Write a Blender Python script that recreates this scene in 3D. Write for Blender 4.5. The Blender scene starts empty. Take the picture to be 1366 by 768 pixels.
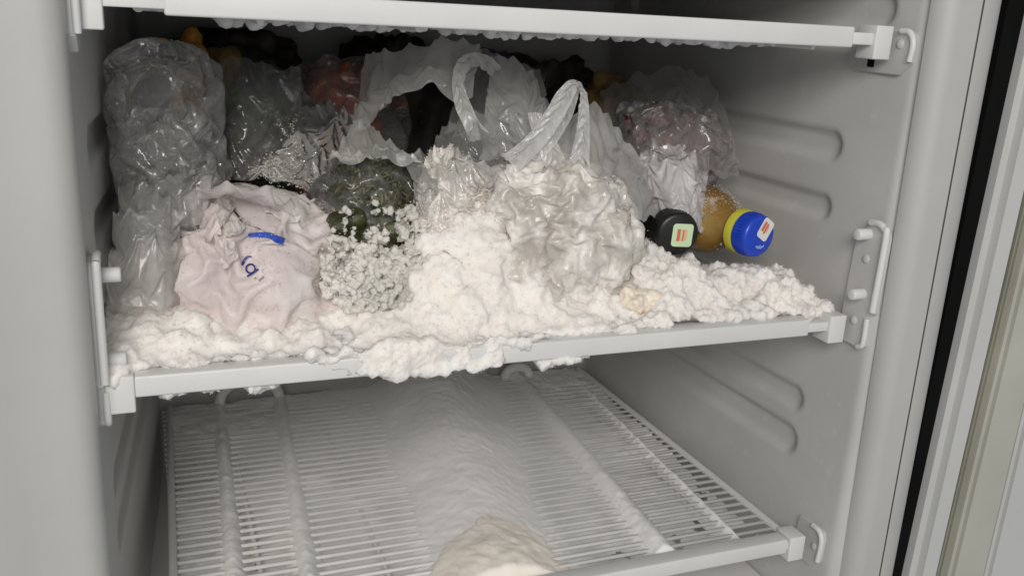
import bpy, bmesh, math, random
import numpy as np
from mathutils import Vector, Matrix

random.seed(7)
RNG = np.random.default_rng(11)
scene = bpy.context.scene
COL = scene.collection

# ------------------------------------------------------------------ camera
CAM = np.array([0.02947, -0.6000, 0.23742])
FPX = 1235.82                                # focal length in pixels of a 1366 px wide picture
RT = np.array([[0.93073189, -0.05624886, 0.36135053],      # camera (right, down, forward) -> world
               [-0.3619453, -0.2829564, 0.88821803],
               [0.0522852, -0.95748198, -0.28371555]])
cam_data = bpy.data.cameras.new('camera')
cam_data.sensor_width = 36.0
cam_data.lens = 36.0 * FPX / 1366.0
cam_data.clip_start = 0.01
cam_data.clip_end = 50.0
cam = bpy.data.objects.new('camera', cam_data)
COL.objects.link(cam)
_r, _d, _f = RT[:, 0], RT[:, 1], RT[:, 2]
cam.matrix_world = Matrix(((_r[0], -_d[0], -_f[0], CAM[0]), (_r[1], -_d[1], -_f[1], CAM[1]),
                           (_r[2], -_d[2], -_f[2], CAM[2]), (0, 0, 0, 1)))
scene.camera = cam

# ------------------------------------------------------------------ light
world = bpy.data.worlds.new('World')
scene.world = world
world.use_nodes = True
world.node_tree.nodes['Background'].inputs['Color'].default_value = (0.90, 0.95, 1.0, 1)
world.node_tree.nodes['Background'].inputs['Strength'].default_value = 0.31

def area(name, loc, target, sx, sy, energy, color):
    l = bpy.data.lights.new(name, 'AREA')
    l.shape = 'RECTANGLE'; l.size = sx; l.size_y = sy; l.energy = energy; l.color = color
    o = bpy.data.objects.new(name, l); COL.objects.link(o)
    o.location = loc
    o.rotation_euler = (Vector(target) - Vector(loc)).to_track_quat('-Z', 'Y').to_euler()
    return o
area('ceiling_light', (-0.6, -2.15, 1.20), (0.28, 0.05, 0.02), 1.3, 0.9, 47, (1.0, 0.955, 0.90))
area('front_fill', (0.0, -2.6, 0.30), (0.28, 0.2, -0.10), 2.0, 1.2, 6, (1.0, 0.985, 0.96))  # added soft fill from the front, brightens the back and lower compartment

scene.view_settings.view_transform = 'Standard'
scene.view_settings.look = 'None'
scene.view_settings.exposure = 0.0
scene.view_settings.gamma = 1.0
scene.view_settings.use_curve_mapping = False
scene.render.engine = 'CYCLES'
scene.cycles.use_denoising = True
scene.cycles.max_bounces = 10
scene.cycles.volume_bounces = 6
scene.cycles.transparent_max_bounces = 24
scene.cycles.caustics_reflective = False
scene.cycles.caustics_refractive = False

# ------------------------------------------------------------------ helpers
def at(u, v, y):
    """Point of the freezer at depth y that stands at photograph position (u, v)."""
    d = RT @ np.array([(u - 683.) / FPX, (v - 384.) / FPX, 1.0])
    return CAM + d * ((y - CAM[1]) / d[1])

def atz(u, v, z):
    d = RT @ np.array([(u - 683.) / FPX, (v - 384.) / FPX, 1.0])
    return CAM + d * ((z - CAM[2]) / d[2])

def atx(u, v, x):
    d = RT @ np.array([(u - 683.) / FPX, (v - 384.) / FPX, 1.0])
    return CAM + d * ((x - CAM[0]) / d[0])

def empty(name, loc=(0, 0, 0), parent=None):
    o = bpy.data.objects.new(name, None); COL.objects.link(o)
    o.location = loc; o.empty_display_size = 0.02
    if parent: o.parent = parent
    return o

def tag(o, label=None, cat=None, group=None, kind=None):
    if label: o['label'] = label
    if cat: o['category'] = cat
    if group: o['group'] = group
    if kind: o['kind'] = kind
    return o

def link(name, me, mat=None, parent=None, smooth=True):
    o = bpy.data.objects.new(name, me); COL.objects.link(o)
    if mat is not None and not me.materials: me.materials.append(mat)
    if parent is not None:
        o.parent = parent
        bpy.context.view_layer.update()
        o.matrix_parent_inverse = parent.matrix_world.inverted()
    if smooth and len(me.polygons):
        sm_ = np.ones(len(me.polygons), bool)
        if 'flat_from' in me: sm_[me['flat_from']:] = False; del me['flat_from']
        me.polygons.foreach_set('use_smooth', sm_)
    return o

def mesh(name, verts, faces):
    me = bpy.data.meshes.new(name)
    me.from_pydata([tuple(map(float, v)) for v in verts], [], [tuple(map(int, f)) for f in faces])
    me.update()
    return me

def bm_mesh(name, bm):
    me = bpy.data.meshes.new(name); bm.to_mesh(me); bm.free()
    return me

def rbox(name, mat, parent, x0, x1, y0, y1, z0, z1, bev=0.0012, seg=3, shear=None):
    bm = bmesh.new()
    bmesh.ops.create_cube(bm, size=1)
    for v in bm.verts:
        v.co = Vector(((x0 + x1) / 2 + v.co.x * (x1 - x0), (y0 + y1) / 2 + v.co.y * (y1 - y0), (z0 + z1) / 2 + v.co.z * (z1 - z0)))
    if bev:
        bmesh.ops.bevel(bm, geom=bm.edges[:], offset=bev, segments=seg, profile=0.5, affect='EDGES')
    me = bm_mesh(name, bm)
    o = link(name, me, mat, parent)
    me.set_sharp_from_angle(angle=math.radians(40))
    return o

def tube_arrays(path, rad, nseg=12, cap=True):
    P = np.array(path, float); n = len(P)
    rad = np.broadcast_to(np.array(rad, float), (n,))
    T = np.gradient(P, axis=0); T /= np.linalg.norm(T, axis=1)[:, None] + 1e-12
    up = np.array([0, 0, 1.0]) if abs(T[0][2]) < .9 else np.array([0, 1.0, 0])
    V = []; a = np.linspace(0, 2 * np.pi, nseg, endpoint=False)
    N = np.cross(T[0], up); N /= np.linalg.norm(N)
    for i in range(n):
        N = N - T[i] * N.dot(T[i]); N /= np.linalg.norm(N) + 1e-12
        B = np.cross(T[i], N)
        V.append(P[i] + rad[i] * (np.cos(a)[:, None] * N + np.sin(a)[:, None] * B))
    V = np.concatenate(V)
    F = []
    for i in range(n - 1):
        for j in range(nseg):
            k = (j + 1) % nseg
            F.append((i * nseg + j, i * nseg + k, (i + 1) * nseg + k, (i + 1) * nseg + j))
    if cap:
        F.append(tuple(range(nseg))[::-1]); F.append(tuple((n - 1) * nseg + j for j in range(nseg)))
    return V, F

def tube(name, mat, parent, path, rad, nseg=12):
    V, F = tube_arrays(path, rad, nseg)
    me = mesh(name, V, F)
    o = link(name, me, mat, parent)
    me.set_sharp_from_angle(angle=math.radians(50))
    return o

def spline(pts, n):
    """Catmull-Rom through pts (k, d) -> (n, d)."""
    P = np.array(pts, float); k = len(P)
    if k == 2:
        t = np.linspace(0, 1, n).reshape((-1,) + (1,) * (P.ndim - 1)); return P[0] * (1 - t) + P[1] * t
    E = np.concatenate([[2 * P[0] - P[1]], P, [2 * P[-1] - P[-2]]])
    t = np.linspace(0, k - 1 - 1e-9, n); i = t.astype(int); f = (t - i).reshape((-1,) + (1,) * (P.ndim - 1))
    a, b, c, d = E[i], E[i + 1], E[i + 2], E[i + 3]
    return .5 * ((2 * b) + (c - a) * f + (2 * a - 5 * b + 4 * c - d) * f ** 2 + (3 * b - a - 3 * c + d) * f ** 3)

# vectorised value noise
_perm = np.random.default_rng(3).permutation(4096)
_vals = np.random.default_rng(4).uniform(-1, 1, 4096)
def vnoise(P):
    I = np.floor(P).astype(np.int64); f = P - I; f = f * f * f * (f * (f * 6 - 15) + 10)
    def h(dx, dy, dz):
        a = _perm[(I[..., 0] + dx) & 4095]; a = _perm[(a + I[..., 1] + dy) & 4095]; a = _perm[(a + I[..., 2] + dz) & 4095]
        return _vals[a]
    fx, fy, fz = f[..., 0], f[..., 1], f[..., 2]
    l = lambda a, b, t: a + (b - a) * t
    return l(l(l(h(0,0,0), h(1,0,0), fx), l(h(0,1,0), h(1,1,0), fx), fy),
             l(l(h(0,0,1), h(1,0,1), fx), l(h(0,1,1), h(1,1,1), fx), fy), fz)
def fbm(P, freq, octv=3, off=0.0):
    s = 0; a = 1.0
    for k in range(octv):
        s = s + a * vnoise(P * freq + off + 17.3 * k); a *= .5; freq *= 2.03
    return s

def crumple(P, seed, f0=14, f1=110, n=26, sharp=1.0):
    """Folded-film relief: many straight and slightly bent creases, in metres."""
    r = np.random.default_rng(seed)
    W = np.stack([fbm(P, 16, 2, seed + 3.1), fbm(P, 16, 2, seed + 31.7), fbm(P, 16, 2, seed + 77.7)], -1)
    Q = P + .012 * W
    h = np.zeros(P.shape[:-1])
    for i in range(n):
        f = f0 * (f1 / f0) ** (i / (n - 1))
        d = r.normal(size=3); d /= np.linalg.norm(d)
        t = Q @ d * f + r.uniform(0, 9)
        tri = np.abs(t - np.floor(t) - .5) * 2
        tri = np.sqrt(tri * tri + .004 / sharp) - .5
        m = np.clip(fbm(P, f * .45, 1, seed * 1.7 + i * 5.1) * 1.6 + .35, 0, 1)
        h += tri * m * r.uniform(.5, 1.2) / f
    return h * .26

def grid_faces(nu, nv, wrap=False):
    i = np.arange(nu if wrap else nu - 1); j = np.arange(nv - 1)
    I, J = np.meshgrid(i, j, indexing='ij'); I2 = (I + 1) % nu
    return np.stack([I * nv + J, I2 * nv + J, I2 * nv + J + 1, I * nv + J + 1], -1).reshape(-1, 4)

def grid_normals(G):
    a = np.gradient(G, axis=0); b = np.gradient(G, axis=1)
    n = np.cross(a, b); return n / (np.linalg.norm(n, axis=-1, keepdims=True) + 1e-12)

def bag_shape(c, r, seed, amp=1.0, nu=170, nv=120, lump=.12, lf=28, neck=None, pw=2.4, f0=16, f1=120, floor=.006, pleat=0.0, tilt=None):
    """Closed bag of film round lumpy contents; neck=(radius, height, flare) gathers its top."""
    c = np.array(c, float); r = np.array(r, float)
    a = np.linspace(0, 2 * np.pi, nu, endpoint=False)
    t = np.linspace(0, 1, nv)
    if neck is None:
        th = -np.pi / 2 + np.pi * t
        R = np.abs(np.cos(th)) ** (2 / pw); Z = np.sign(np.sin(th)) * np.abs(np.sin(th)) ** (2 / pw)
        lx = np.zeros(nv); ly = np.zeros(nv)
    else:
        nr, nh, fl = neck
        prof = np.array([[.02, -1], [.75, -.98], [1, -.55], [1.0, 0], [.85, .45], [.55, .78], [nr * 1.5, 1.0], [nr, 1.0 + nh * .25], [nr * 1.3 + fl * .4, 1 + nh * .6], [nr + fl, 1 + nh]])
        PR = spline(prof, nv); R, Z = np.maximum(PR[:, 0], .004), PR[:, 1]
    A, RR = np.meshgrid(a, R, indexing='ij'); _, ZZ = np.meshgrid(a, Z, indexing='ij')
    X = np.stack([np.cos(A) * RR, np.sin(A) * RR, ZZ], -1)
    if pleat:
        g = np.clip((ZZ - .1) / .9, 0, 1)
        pl = np.abs(((A * 9 / (2 * np.pi) + .25 * np.sin(A * 3 + seed)) % 1) - .5) * 2 - .5
        pl += .5 * (np.abs(((A * 17 / (2 * np.pi) + .3 * np.sin(A * 2 + seed)) % 1) - .5) * 2 - .5)
        X[..., :2] *= (1 + pleat * g * pl)[..., None]
    G = X * r
    if tilt is not None: G[..., 0] += tilt[0] * np.clip(ZZ, 0, 9) ** 2; G[..., 1] += tilt[1] * np.clip(ZZ, 0, 9) ** 2
    G = G + c
    G = G + (G - c) * (lump * fbm(G, lf, 2, seed * 2.3))[..., None]
    d = X / (np.linalg.norm(X, axis=-1, keepdims=True) + 1e-9)
    G = G + d * (crumple(G, seed, f0, f1) * amp)[..., None]
    G[..., 2] = np.maximum(G[..., 2], floor)
    return G.reshape(-1, 3), grid_faces(nu, nv, True)

def bag(name, mat, parent, *a, **k):
    V, F = bag_shape(*a, **k)
    return link(name, mesh(name, V, F), mat, parent)

_ico = {}
def ico(sub=2):
    if sub not in _ico:
        bm = bmesh.new(); bmesh.ops.create_icosphere(bm, subdivisions=sub, radius=1)
        _ico[sub] = (np.array([v.co[:] for v in bm.verts]), np.array([[v.index for v in f.verts] for f in bm.faces])); bm.free()
    return _ico[sub]

def balls(centers, radii, sub=2, squash=None):
    V0, F0 = ico(sub); n = len(V0)
    S = np.asarray(radii, float)[:, None, None] * (np.ones((len(radii), 1, 3)) if squash is None else np.asarray(squash)[:, None, :])
    V = (V0[None] * S + np.asarray(centers)[:, None, :]).reshape(-1, 3)
    F = (F0[None] + (np.arange(len(centers)) * n)[:, None, None]).reshape(-1, 3)
    return V, F

def fast_mesh(name, V, F):
    me = bpy.data.meshes.new(name)
    V = np.asarray(V, np.float32); F = np.asarray(F, np.int32); k = F.shape[1]
    me.vertices.add(len(V)); me.vertices.foreach_set('co', V.ravel())
    me.loops.add(F.size); me.loops.foreach_set('vertex_index', F.ravel())
    me.polygons.add(len(F)); me.polygons.foreach_set('loop_start', np.arange(0, F.size, k, dtype=np.int32))
    me.update(calc_edges=True); me.validate()
    return me

def fuse(name, V, F, mat, voxel=.0018, smooth=2, disp=((70, .0035), (220, .0012)), parent=None, seed=0., sm=True, grains=None):
    """Melt overlapping lumps into one skin and roughen it."""
    me = fast_mesh(name + '_src', V, F)
    o = bpy.data.objects.new(name + '_src', me); COL.objects.link(o)
    m = o.modifiers.new('r', 'REMESH'); m.mode = 'VOXEL'; m.voxel_size = voxel
    if smooth:
        s = o.modifiers.new('s', 'SMOOTH'); s.iterations = smooth; s.factor = .5
    dg = bpy.context.evaluated_depsgraph_get()
    ev = o.evaluated_get(dg)
    out = bpy.data.meshes.new_from_object(ev)
    bpy.data.objects.remove(o); bpy.data.meshes.remove(me)
    n = len(out.vertices)
    co = np.empty(n * 3, np.float32); out.vertices.foreach_get('co', co); co = co.reshape(-1, 3).astype(float)
    no = np.empty(n * 3, np.float32); out.vertex_normals.foreach_get('vector', no); no = no.reshape(-1, 3)
    for f, a in disp:
        co += no * (fbm(co, f, 2, seed) * a)[:, None]
    out.vertices.foreach_set('co', co.astype(np.float32).ravel()); out.update()
    if grains:
        # loose ice grains that make the surface powdery
        gn, g0, g1, lift = grains
        g = np.random.default_rng(int(seed) + 77)
        k = g.integers(0, n, gn)
        dens = fbm(co[k], 55, 2, seed + 5.) > g.uniform(-1.2, .5, gn); k = k[dens]
        rad = g0 + (g1 - g0) * g.uniform(0, 1, len(k)) ** 2.5
        cen = co[k] + no[k] * (lift * g.uniform(-.3, 1, len(k)) ** 3)[:, None] + g.normal(size=(len(k), 3)) * .0006
        ov = np.array([(1, 0, 0), (-1, 0, 0), (0, 1, 0), (0, -1, 0), (0, 0, 1), (0, 0, -1)], float)
        of = np.array([(0, 2, 4), (2, 1, 4), (1, 3, 4), (3, 0, 4), (2, 0, 5), (1, 2, 5), (3, 1, 5), (0, 3, 5)])
        sc = rad[:, None, None] * g.uniform(.6, 1.3, (len(k), 6, 1))
        GV = (ov[None] * sc + cen[:, None]).reshape(-1, 3)
        GF = (of[None] + (np.arange(len(k)) * 6)[:, None, None]).reshape(-1, 3)
        q = np.empty(len(out.loops), np.int32); out.loops.foreach_get('vertex_index', q); q = q.reshape(-1, 4)
        V_, F_ = np.concatenate([co, GV]), np.concatenate([q[:, [0, 1, 2]], q[:, [0, 2, 3]], GF + n])
        bpy.data.meshes.remove(out); out = fast_mesh(name, V_, F_)
    out.name = name; out.materials.clear()
    if grains:
        out.materials.append(mat); out.materials.append(M['grain'])
        mi = np.zeros(len(F_), np.int32); mi[2 * len(q):] = 1
        out.polygons.foreach_set('material_index', mi)
        out['flat_from'] = int(2 * len(q))
    return link(name, out, mat, parent, smooth=sm)

# ------------------------------------------------------------------ materials
def new_mat(name):
    m = bpy.data.materials.new(name); m.use_nodes = True
    nt = m.node_tree; b = nt.nodes['Principled BSDF']
    return m, nt, b

def nd(nt, t, **k):
    n = nt.nodes.new(t)
    for a, v in k.items():
        if a in n.inputs: n.inputs[a].default_value = v
        else: setattr(n, a, v)
    return n

def coord(nt):
    return nd(nt, 'ShaderNodeTexCoord').outputs['Object']

def noise(nt, scale, detail=3.0, rough=.55, vec=None):
    n = nt.nodes.new('ShaderNodeTexNoise')
    n.inputs['Scale'].default_value = scale; n.inputs['Detail'].default_value = detail; n.inputs['Roughness'].default_value = rough
    nt.links.new(vec if vec is not None else coord(nt), n.inputs['Vector'])
    return n

def ramp(nt, fac, stops):
    r = nt.nodes.new('ShaderNodeValToRGB')
    e = r.color_ramp.elements
    while len(e) < len(stops): e.new(.5)
    for k, (p, c) in enumerate(stops):
        e[k].position = p; e[k].color = (*c, 1) if len(c) == 3 else c
    nt.links.new(fac, r.inputs['Fac'])
    return r

def bump(nt, b, h, strength=.3, dist=.001):
    n = nt.nodes.new('ShaderNodeBump'); n.inputs['Strength'].default_value = strength; n.inputs['Distance'].default_value = dist
    nt.links.new(h, n.inputs['Height']); nt.links.new(n.outputs['Normal'], b.inputs['Normal'])

def plastic(name, c, rough=.4, var=.06, spec=.4, bscale=900, bstr=.12, dirt=None):
    m, nt, b = new_mat(name)
    n1 = noise(nt, 14, 4)
    lo = tuple(v * (1 - var) for v in c); hi = tuple(min(1, v * (1 + var)) for v in c)
    r = ramp(nt, n1.outputs['Fac'], [(.3, lo), (.7, hi)])
    src = r.outputs['Color']
    if dirt:
        n2 = noise(nt, 60, 5, .7); r2 = ramp(nt, n2.outputs['Fac'], [(.58, (0, 0, 0)), (.75, (.5, .5, .5))])
        mx = nt.nodes.new('ShaderNodeMixRGB'); mx.inputs['Color2'].default_value = (*dirt, 1)
        nt.links.new(r2.outputs['Color'], mx.inputs['Fac']); nt.links.new(src, mx.inputs['Color1']); src = mx.outputs['Color']
    nt.links.new(src, b.inputs['Base Color'])
    b.inputs['Roughness'].default_value = rough
    b.inputs['Specular IOR Level'].default_value = spec
    if bstr:
        n3 = noise(nt, bscale, 2); bump(nt, b, n3.outputs['Fac'], bstr, .0004)
    return m

def frost_mat(name, c=(.86, .84, .81), c2=(.74, .73, .72), sss=.35, grain=420):
    m, nt, b = new_mat(name)
    n1 = noise(nt, 22, 4, .6)
    r = ramp(nt, n1.outputs['Fac'], [(.34, c2), (.6, c)])
    nt.links.new(r.outputs['Color'], b.inputs['Base Color'])
    b.inputs['Roughness'].default_value = .75
    b.inputs['Specular IOR Level'].default_value = .25
    b.inputs['Subsurface Weight'].default_value = sss
    b.inputs['Subsurface Radius'].default_value = (1, .95, .9)
    b.inputs['Subsurface Scale'].default_value = .010
    n3 = noise(nt, grain, 6, .7); bump(nt, b, n3.outputs['Fac'], .45, .0012)
    return m

def film_mat(name, c, alpha=.35, edge=.5, rough=.22, trans=.5, frost=0.0, frost_c=(.82, .81, .79), gloss=1.0, fscale=30, tint=(1, 1, 1), crease=.35):
    """Thin plastic film: partly clear, partly milky, glossy; frost settles on it in patches."""
    m = bpy.data.materials.new(name); m.use_nodes = True
    nt = m.node_tree; nt.nodes.clear()
    out = nt.nodes.new('ShaderNodeOutputMaterial')
    dif = nd(nt, 'ShaderNodeBsdfDiffuse', Color=(*c, 1)); trl = nd(nt, 'ShaderNodeBsdfTranslucent', Color=(*c, 1))
    milk = nd(nt, 'ShaderNodeMixShader', Fac=trans)
    nt.links.new(dif.outputs[0], milk.inputs[1]); nt.links.new(trl.outputs[0], milk.inputs[2])
    clear = nd(nt, 'ShaderNodeBsdfTransparent', Color=(*tint, 1))
    lw = nd(nt, 'ShaderNodeLayerWeight', Blend=.45)
    n1 = noise(nt, fscale, 4, .6)
    mp = nd(nt, 'ShaderNodeMapRange'); mp.inputs['From Min'].default_value = .35; mp.inputs['From Max'].default_value = .7
    mp.inputs['To Min'].default_value = alpha * .75; mp.inputs['To Max'].default_value = min(1, alpha * 1.2)
    nt.links.new(n1.outputs['Fac'], mp.inputs['Value'])
    ma = nd(nt, 'ShaderNodeMath', operation='MULTIPLY_ADD'); ma.inputs[1].default_value = edge
    nt.links.new(lw.outputs['Facing'], ma.inputs[0]); nt.links.new(mp.outputs[0], ma.inputs[2]); ma.use_clamp = True
    body = nd(nt, 'ShaderNodeMixShader')
    nt.links.new(ma.outputs[0], body.inputs['Fac']); nt.links.new(clear.outputs[0], body.inputs[1]); nt.links.new(milk.outputs[0], body.inputs[2])
    gl = nd(nt, 'ShaderNodeBsdfGlossy', Color=(1, 1, 1, 1), Roughness=rough)
    if crease:
        # fine sharp creases of handled film
        nw = noise(nt, 45, 2)
        vm = nd(nt, 'ShaderNodeVectorMath', operation='MULTIPLY_ADD'); vm.inputs[1].default_value = (.02, .02, .02)
        nt.links.new(nw.outputs['Color'], vm.inputs[0]); nt.links.new(coord(nt), vm.inputs[2])
        vo = nt.nodes.new('ShaderNodeTexVoronoi'); vo.feature = 'DISTANCE_TO_EDGE'; vo.inputs['Scale'].default_value = 75
        nt.links.new(vm.outputs[0], vo.inputs['Vector'])
        bc = nd(nt, 'ShaderNodeBump', Strength=crease, Distance=.0035)
        nt.links.new(vo.outputs['Distance'], bc.inputs['Height'])
        for sh_ in (dif, gl): nt.links.new(bc.outputs['Normal'], sh_.inputs['Normal'])
    fr = nd(nt, 'ShaderNodeFresnel', IOR=1.45)
    fm = nd(nt, 'ShaderNodeMath', operation='MULTIPLY'); fm.inputs[1].default_value = gloss
    nt.links.new(fr.outputs[0], fm.inputs[0])
    fin = nd(nt, 'ShaderNodeMixShader')
    nt.links.new(fm.outputs[0], fin.inputs['Fac']); nt.links.new(body.outputs[0], fin.inputs[1]); nt.links.new(gl.outputs[0], fin.inputs[2])
    last = fin.outputs[0]
    if frost:
        nf = noise(nt, fscale * 1.3, 6, .68)
        rf = ramp(nt, nf.outputs['Fac'], [(.62 - frost * .4, (0, 0, 0)), (.85 - frost * .4, (1, 1, 1))])
        fd = nd(nt, 'ShaderNodeBsdfDiffuse', Color=(*frost_c, 1))
        nb = noise(nt, 380, 5, .7); bp = nd(nt, 'ShaderNodeBump', Strength=.35, Distance=.0012)
        nt.links.new(nb.outputs['Fac'], bp.inputs['Height']); nt.links.new(bp.outputs['Normal'], fd.inputs['Normal'])
        fx = nd(nt, 'ShaderNodeMixShader')
        nt.links.new(rf.outputs['Color'], fx.inputs['Fac']); nt.links.new(last, fx.inputs[1]); nt.links.new(fd.outputs[0], fx.inputs[2])
        last = fx.outputs[0]
    nt.links.new(last, out.inputs['Surface'])
    return m

def food_mat(name, stops, scale=60, rough=.5, frost=.2, bstr=.5):
    m, nt, b = new_mat(name)
    n1 = noise(nt, scale, 5, .65)
    r = ramp(nt, n1.outputs['Fac'], stops)
    n2 = noise(nt, scale * 2.3, 6, .7)
    r2 = ramp(nt, n2.outputs['Fac'], [(.62 - frost * .3, (0, 0, 0)), (.85 - frost * .3, (.8, .8, .8))])
    mx = nt.nodes.new('ShaderNodeMixRGB'); mx.inputs['Color2'].default_value = (.7, .69, .67, 1)
    nt.links.new(r2.outputs['Color'], mx.inputs['Fac']); nt.links.new(r.outputs['Color'], mx.inputs['Color1'])
    nt.links.new(mx.outputs['Color'], b.inputs['Base Color'])
    b.inputs['Roughness'].default_value = rough
    bump(nt, b, n2.outputs['Fac'], bstr, .002)
    return m

M = {}
M['liner'] = plastic('liner', (.52, .515, .495), .45, .05, dirt=(.66, .66, .655))
M['frame'] = plastic('frame', (.445, .442, .425), .42, .03)
M['seam'] = plastic('seam', (.12, .12, .12), .6, .1)
M['white'] = plastic('white_enamel', (.66, .655, .64), .38, .04, dirt=(.62, .60, .56))
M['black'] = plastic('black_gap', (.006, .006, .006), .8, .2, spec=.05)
M['gasket'] = plastic('gasket', (.44, .435, .38), .55, .06)
M['gasket_dark'] = plastic('gasket_dark', (.27, .26, .21), .6, .1)
M['door'] = plastic('door_liner', (.52, .52, .51), .45, .03)
M['frost'] = frost_mat('frost', (.91, .865, .815), (.85, .81, .765), .75)
M['frost_cool'] = frost_mat('frost_cool', (.86, .82, .78), (.78, .75, .72), .5)
M['grain'] = film_mat('frost_grain', (.90, .84, .775), 1.0, 0, .6, .35, gloss=.1, crease=0)
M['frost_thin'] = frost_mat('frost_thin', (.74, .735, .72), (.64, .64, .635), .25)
M['frost_shelf'] = frost_mat('frost_shelf', (.92, .91, .885), (.86, .85, .83), .3, 300)
M['frost_herb'] = frost_mat('frost_herb', (.76, .73, .68), (.58, .565, .51), .4)
M['frost_beige'] = frost_mat('frost_beige', (.92, .855, .77), (.88, .81, .72), .6, 300)
M['tube'] = plastic('evaporator_tube', (.55, .55, .55), .6, .1, bstr=.4)

# ------------------------------------------------------------------ freezer cabinet
cab = tag(empty('freezer_cabinet', (.28, 0, -.4)), 'grey plastic freezer cabinet with moulded side walls and rounded front frame', 'freezer')
ZT, ZB, YB = .50, -.50, .47
def wall_x(side, y):
    return (-.006 + .080 * y) if side < 0 else (.588 - .048 * y)

def stadium(y, z, y0, y1, zc, h):
    """signed distance to a long rounded slot"""
    dy = np.maximum(np.maximum(y0 + h - y, y - (y1 - h)), 0)
    return np.sqrt(dy ** 2 + (z - zc) ** 2) - h
ribs = [(.040, .36, .1423, .0110), (.042, .34, .0881, .0092), (.040, .34, -.0938, .0095), (.040, .34, -.1365, .0125), (.004, .40, .2560, .0125)]

def side_wall(side):
    ny, nz = 150, 330
    ys = np.linspace(-.034, YB, ny); zs = np.linspace(ZB, ZT, nz)
    Y, Z = np.meshgrid(ys, zs, indexing='ij')
    X = wall_x(side, Y)
    rec = np.zeros_like(Y)
    for y0, y1, zc, h in ribs:
        d = stadium(Y, Z, y0, y1, zc, h)
        rec = np.maximum(rec, 1 / (1 + np.exp(d / .0011)))
    X = X + side * .0055 * rec
    # rounded step into the front frame
    t = np.clip((-.024 - Y) / .010, 0, 1)
    X = X + side * .006 * t ** 2
    # cove into the back wall
    t = np.clip((Y - (YB - .03)) / .03, 0, 1)
    X = X - side * .025 * t ** 2
    V = np.stack([X, Y, Z], -1).reshape(-1, 3)
    return link('side_wall', mesh('side_wall', V, grid_faces(ny, nz)), M['liner'], cab)
side_wall(-1); side_wall(1)
rbox('back_wall', M['liner'], cab, -.03, .61, YB, YB + .012, ZB, ZT, .002)
rbox('floor_panel', M['white'], cab, -.004, .584, .0, YB, -.300, -.290, .003)
rbox('shade_top_panel', M['liner'], cab, -.004, .584, .0, YB, .287, .297, .003)  # unseen ceiling, set this low to keep the top shelf in shade

def profile_strip(name, mat, parent, prof, top, bot, zt=ZT, zb=ZB, wt=1.0, wb=1.0):
    """vertical moulding: profile points (dx, y); dx is added to an x that runs from bot (low) to top (high)"""
    P = np.array(prof)
    V = []; nz = 14
    for k in range(nz):
        z = zb + (zt - zb) * k / (nz - 1)
        x = bot + (top - bot) * k / (nz - 1)
        sx = wb + (wt - wb) * k / (nz - 1)
        for q in P: V.append((x + q[0] * sx, q[1], z))
    me = mesh(name, V, grid_faces(nz, len(P)))
    o = link(name, me, mat, parent)
    return o
# right front frame: inner round, flat face
def arc(cx, cy, r, a0, a1, n=8):
    return [(cx + r * math.cos(math.radians(a)), cy + r * math.sin(math.radians(a))) for a in np.linspace(a0, a1, n)]
right_prof = arc(.016, -.034, .016, 180, 270, 10) + [(.036, -.0505)]
profile_strip('front_frame', M['frame'], cab, right_prof, .5830, .6000, wt=1.0, wb=.76)
left_prof = [(-.20, -.037), (-.049, -.037)] + [(-.046, -.0352)] + [(-.020, -.0352)] + arc(-.014, -.0212, .014, 270, 360, 9)
profile_strip('front_frame', M['frame'], cab, [(p[0] - .004, p[1]) for p in left_prof], -.002, -.002)
# outer side of the cabinet beyond the seam, rolling away from the light
profile_strip('frame_seam', M['seam'], cab, [(-.002, -.0495), (.003, -.0495)], .6195, .6275)
outer_prof = arc(.001, -.0045, .046, 270, 350, 22) + [(.047, .02)]
profile_strip('outer_side', M['frame'], cab, outer_prof, .6200, .6280, wt=1.0, wb=.85)
rbox('gap_shade_box', M['black'], cab, .650, .74, -.022, -.012, -.6, .6, .001)  # black box stands for the deep shade between cabinet and door

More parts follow.
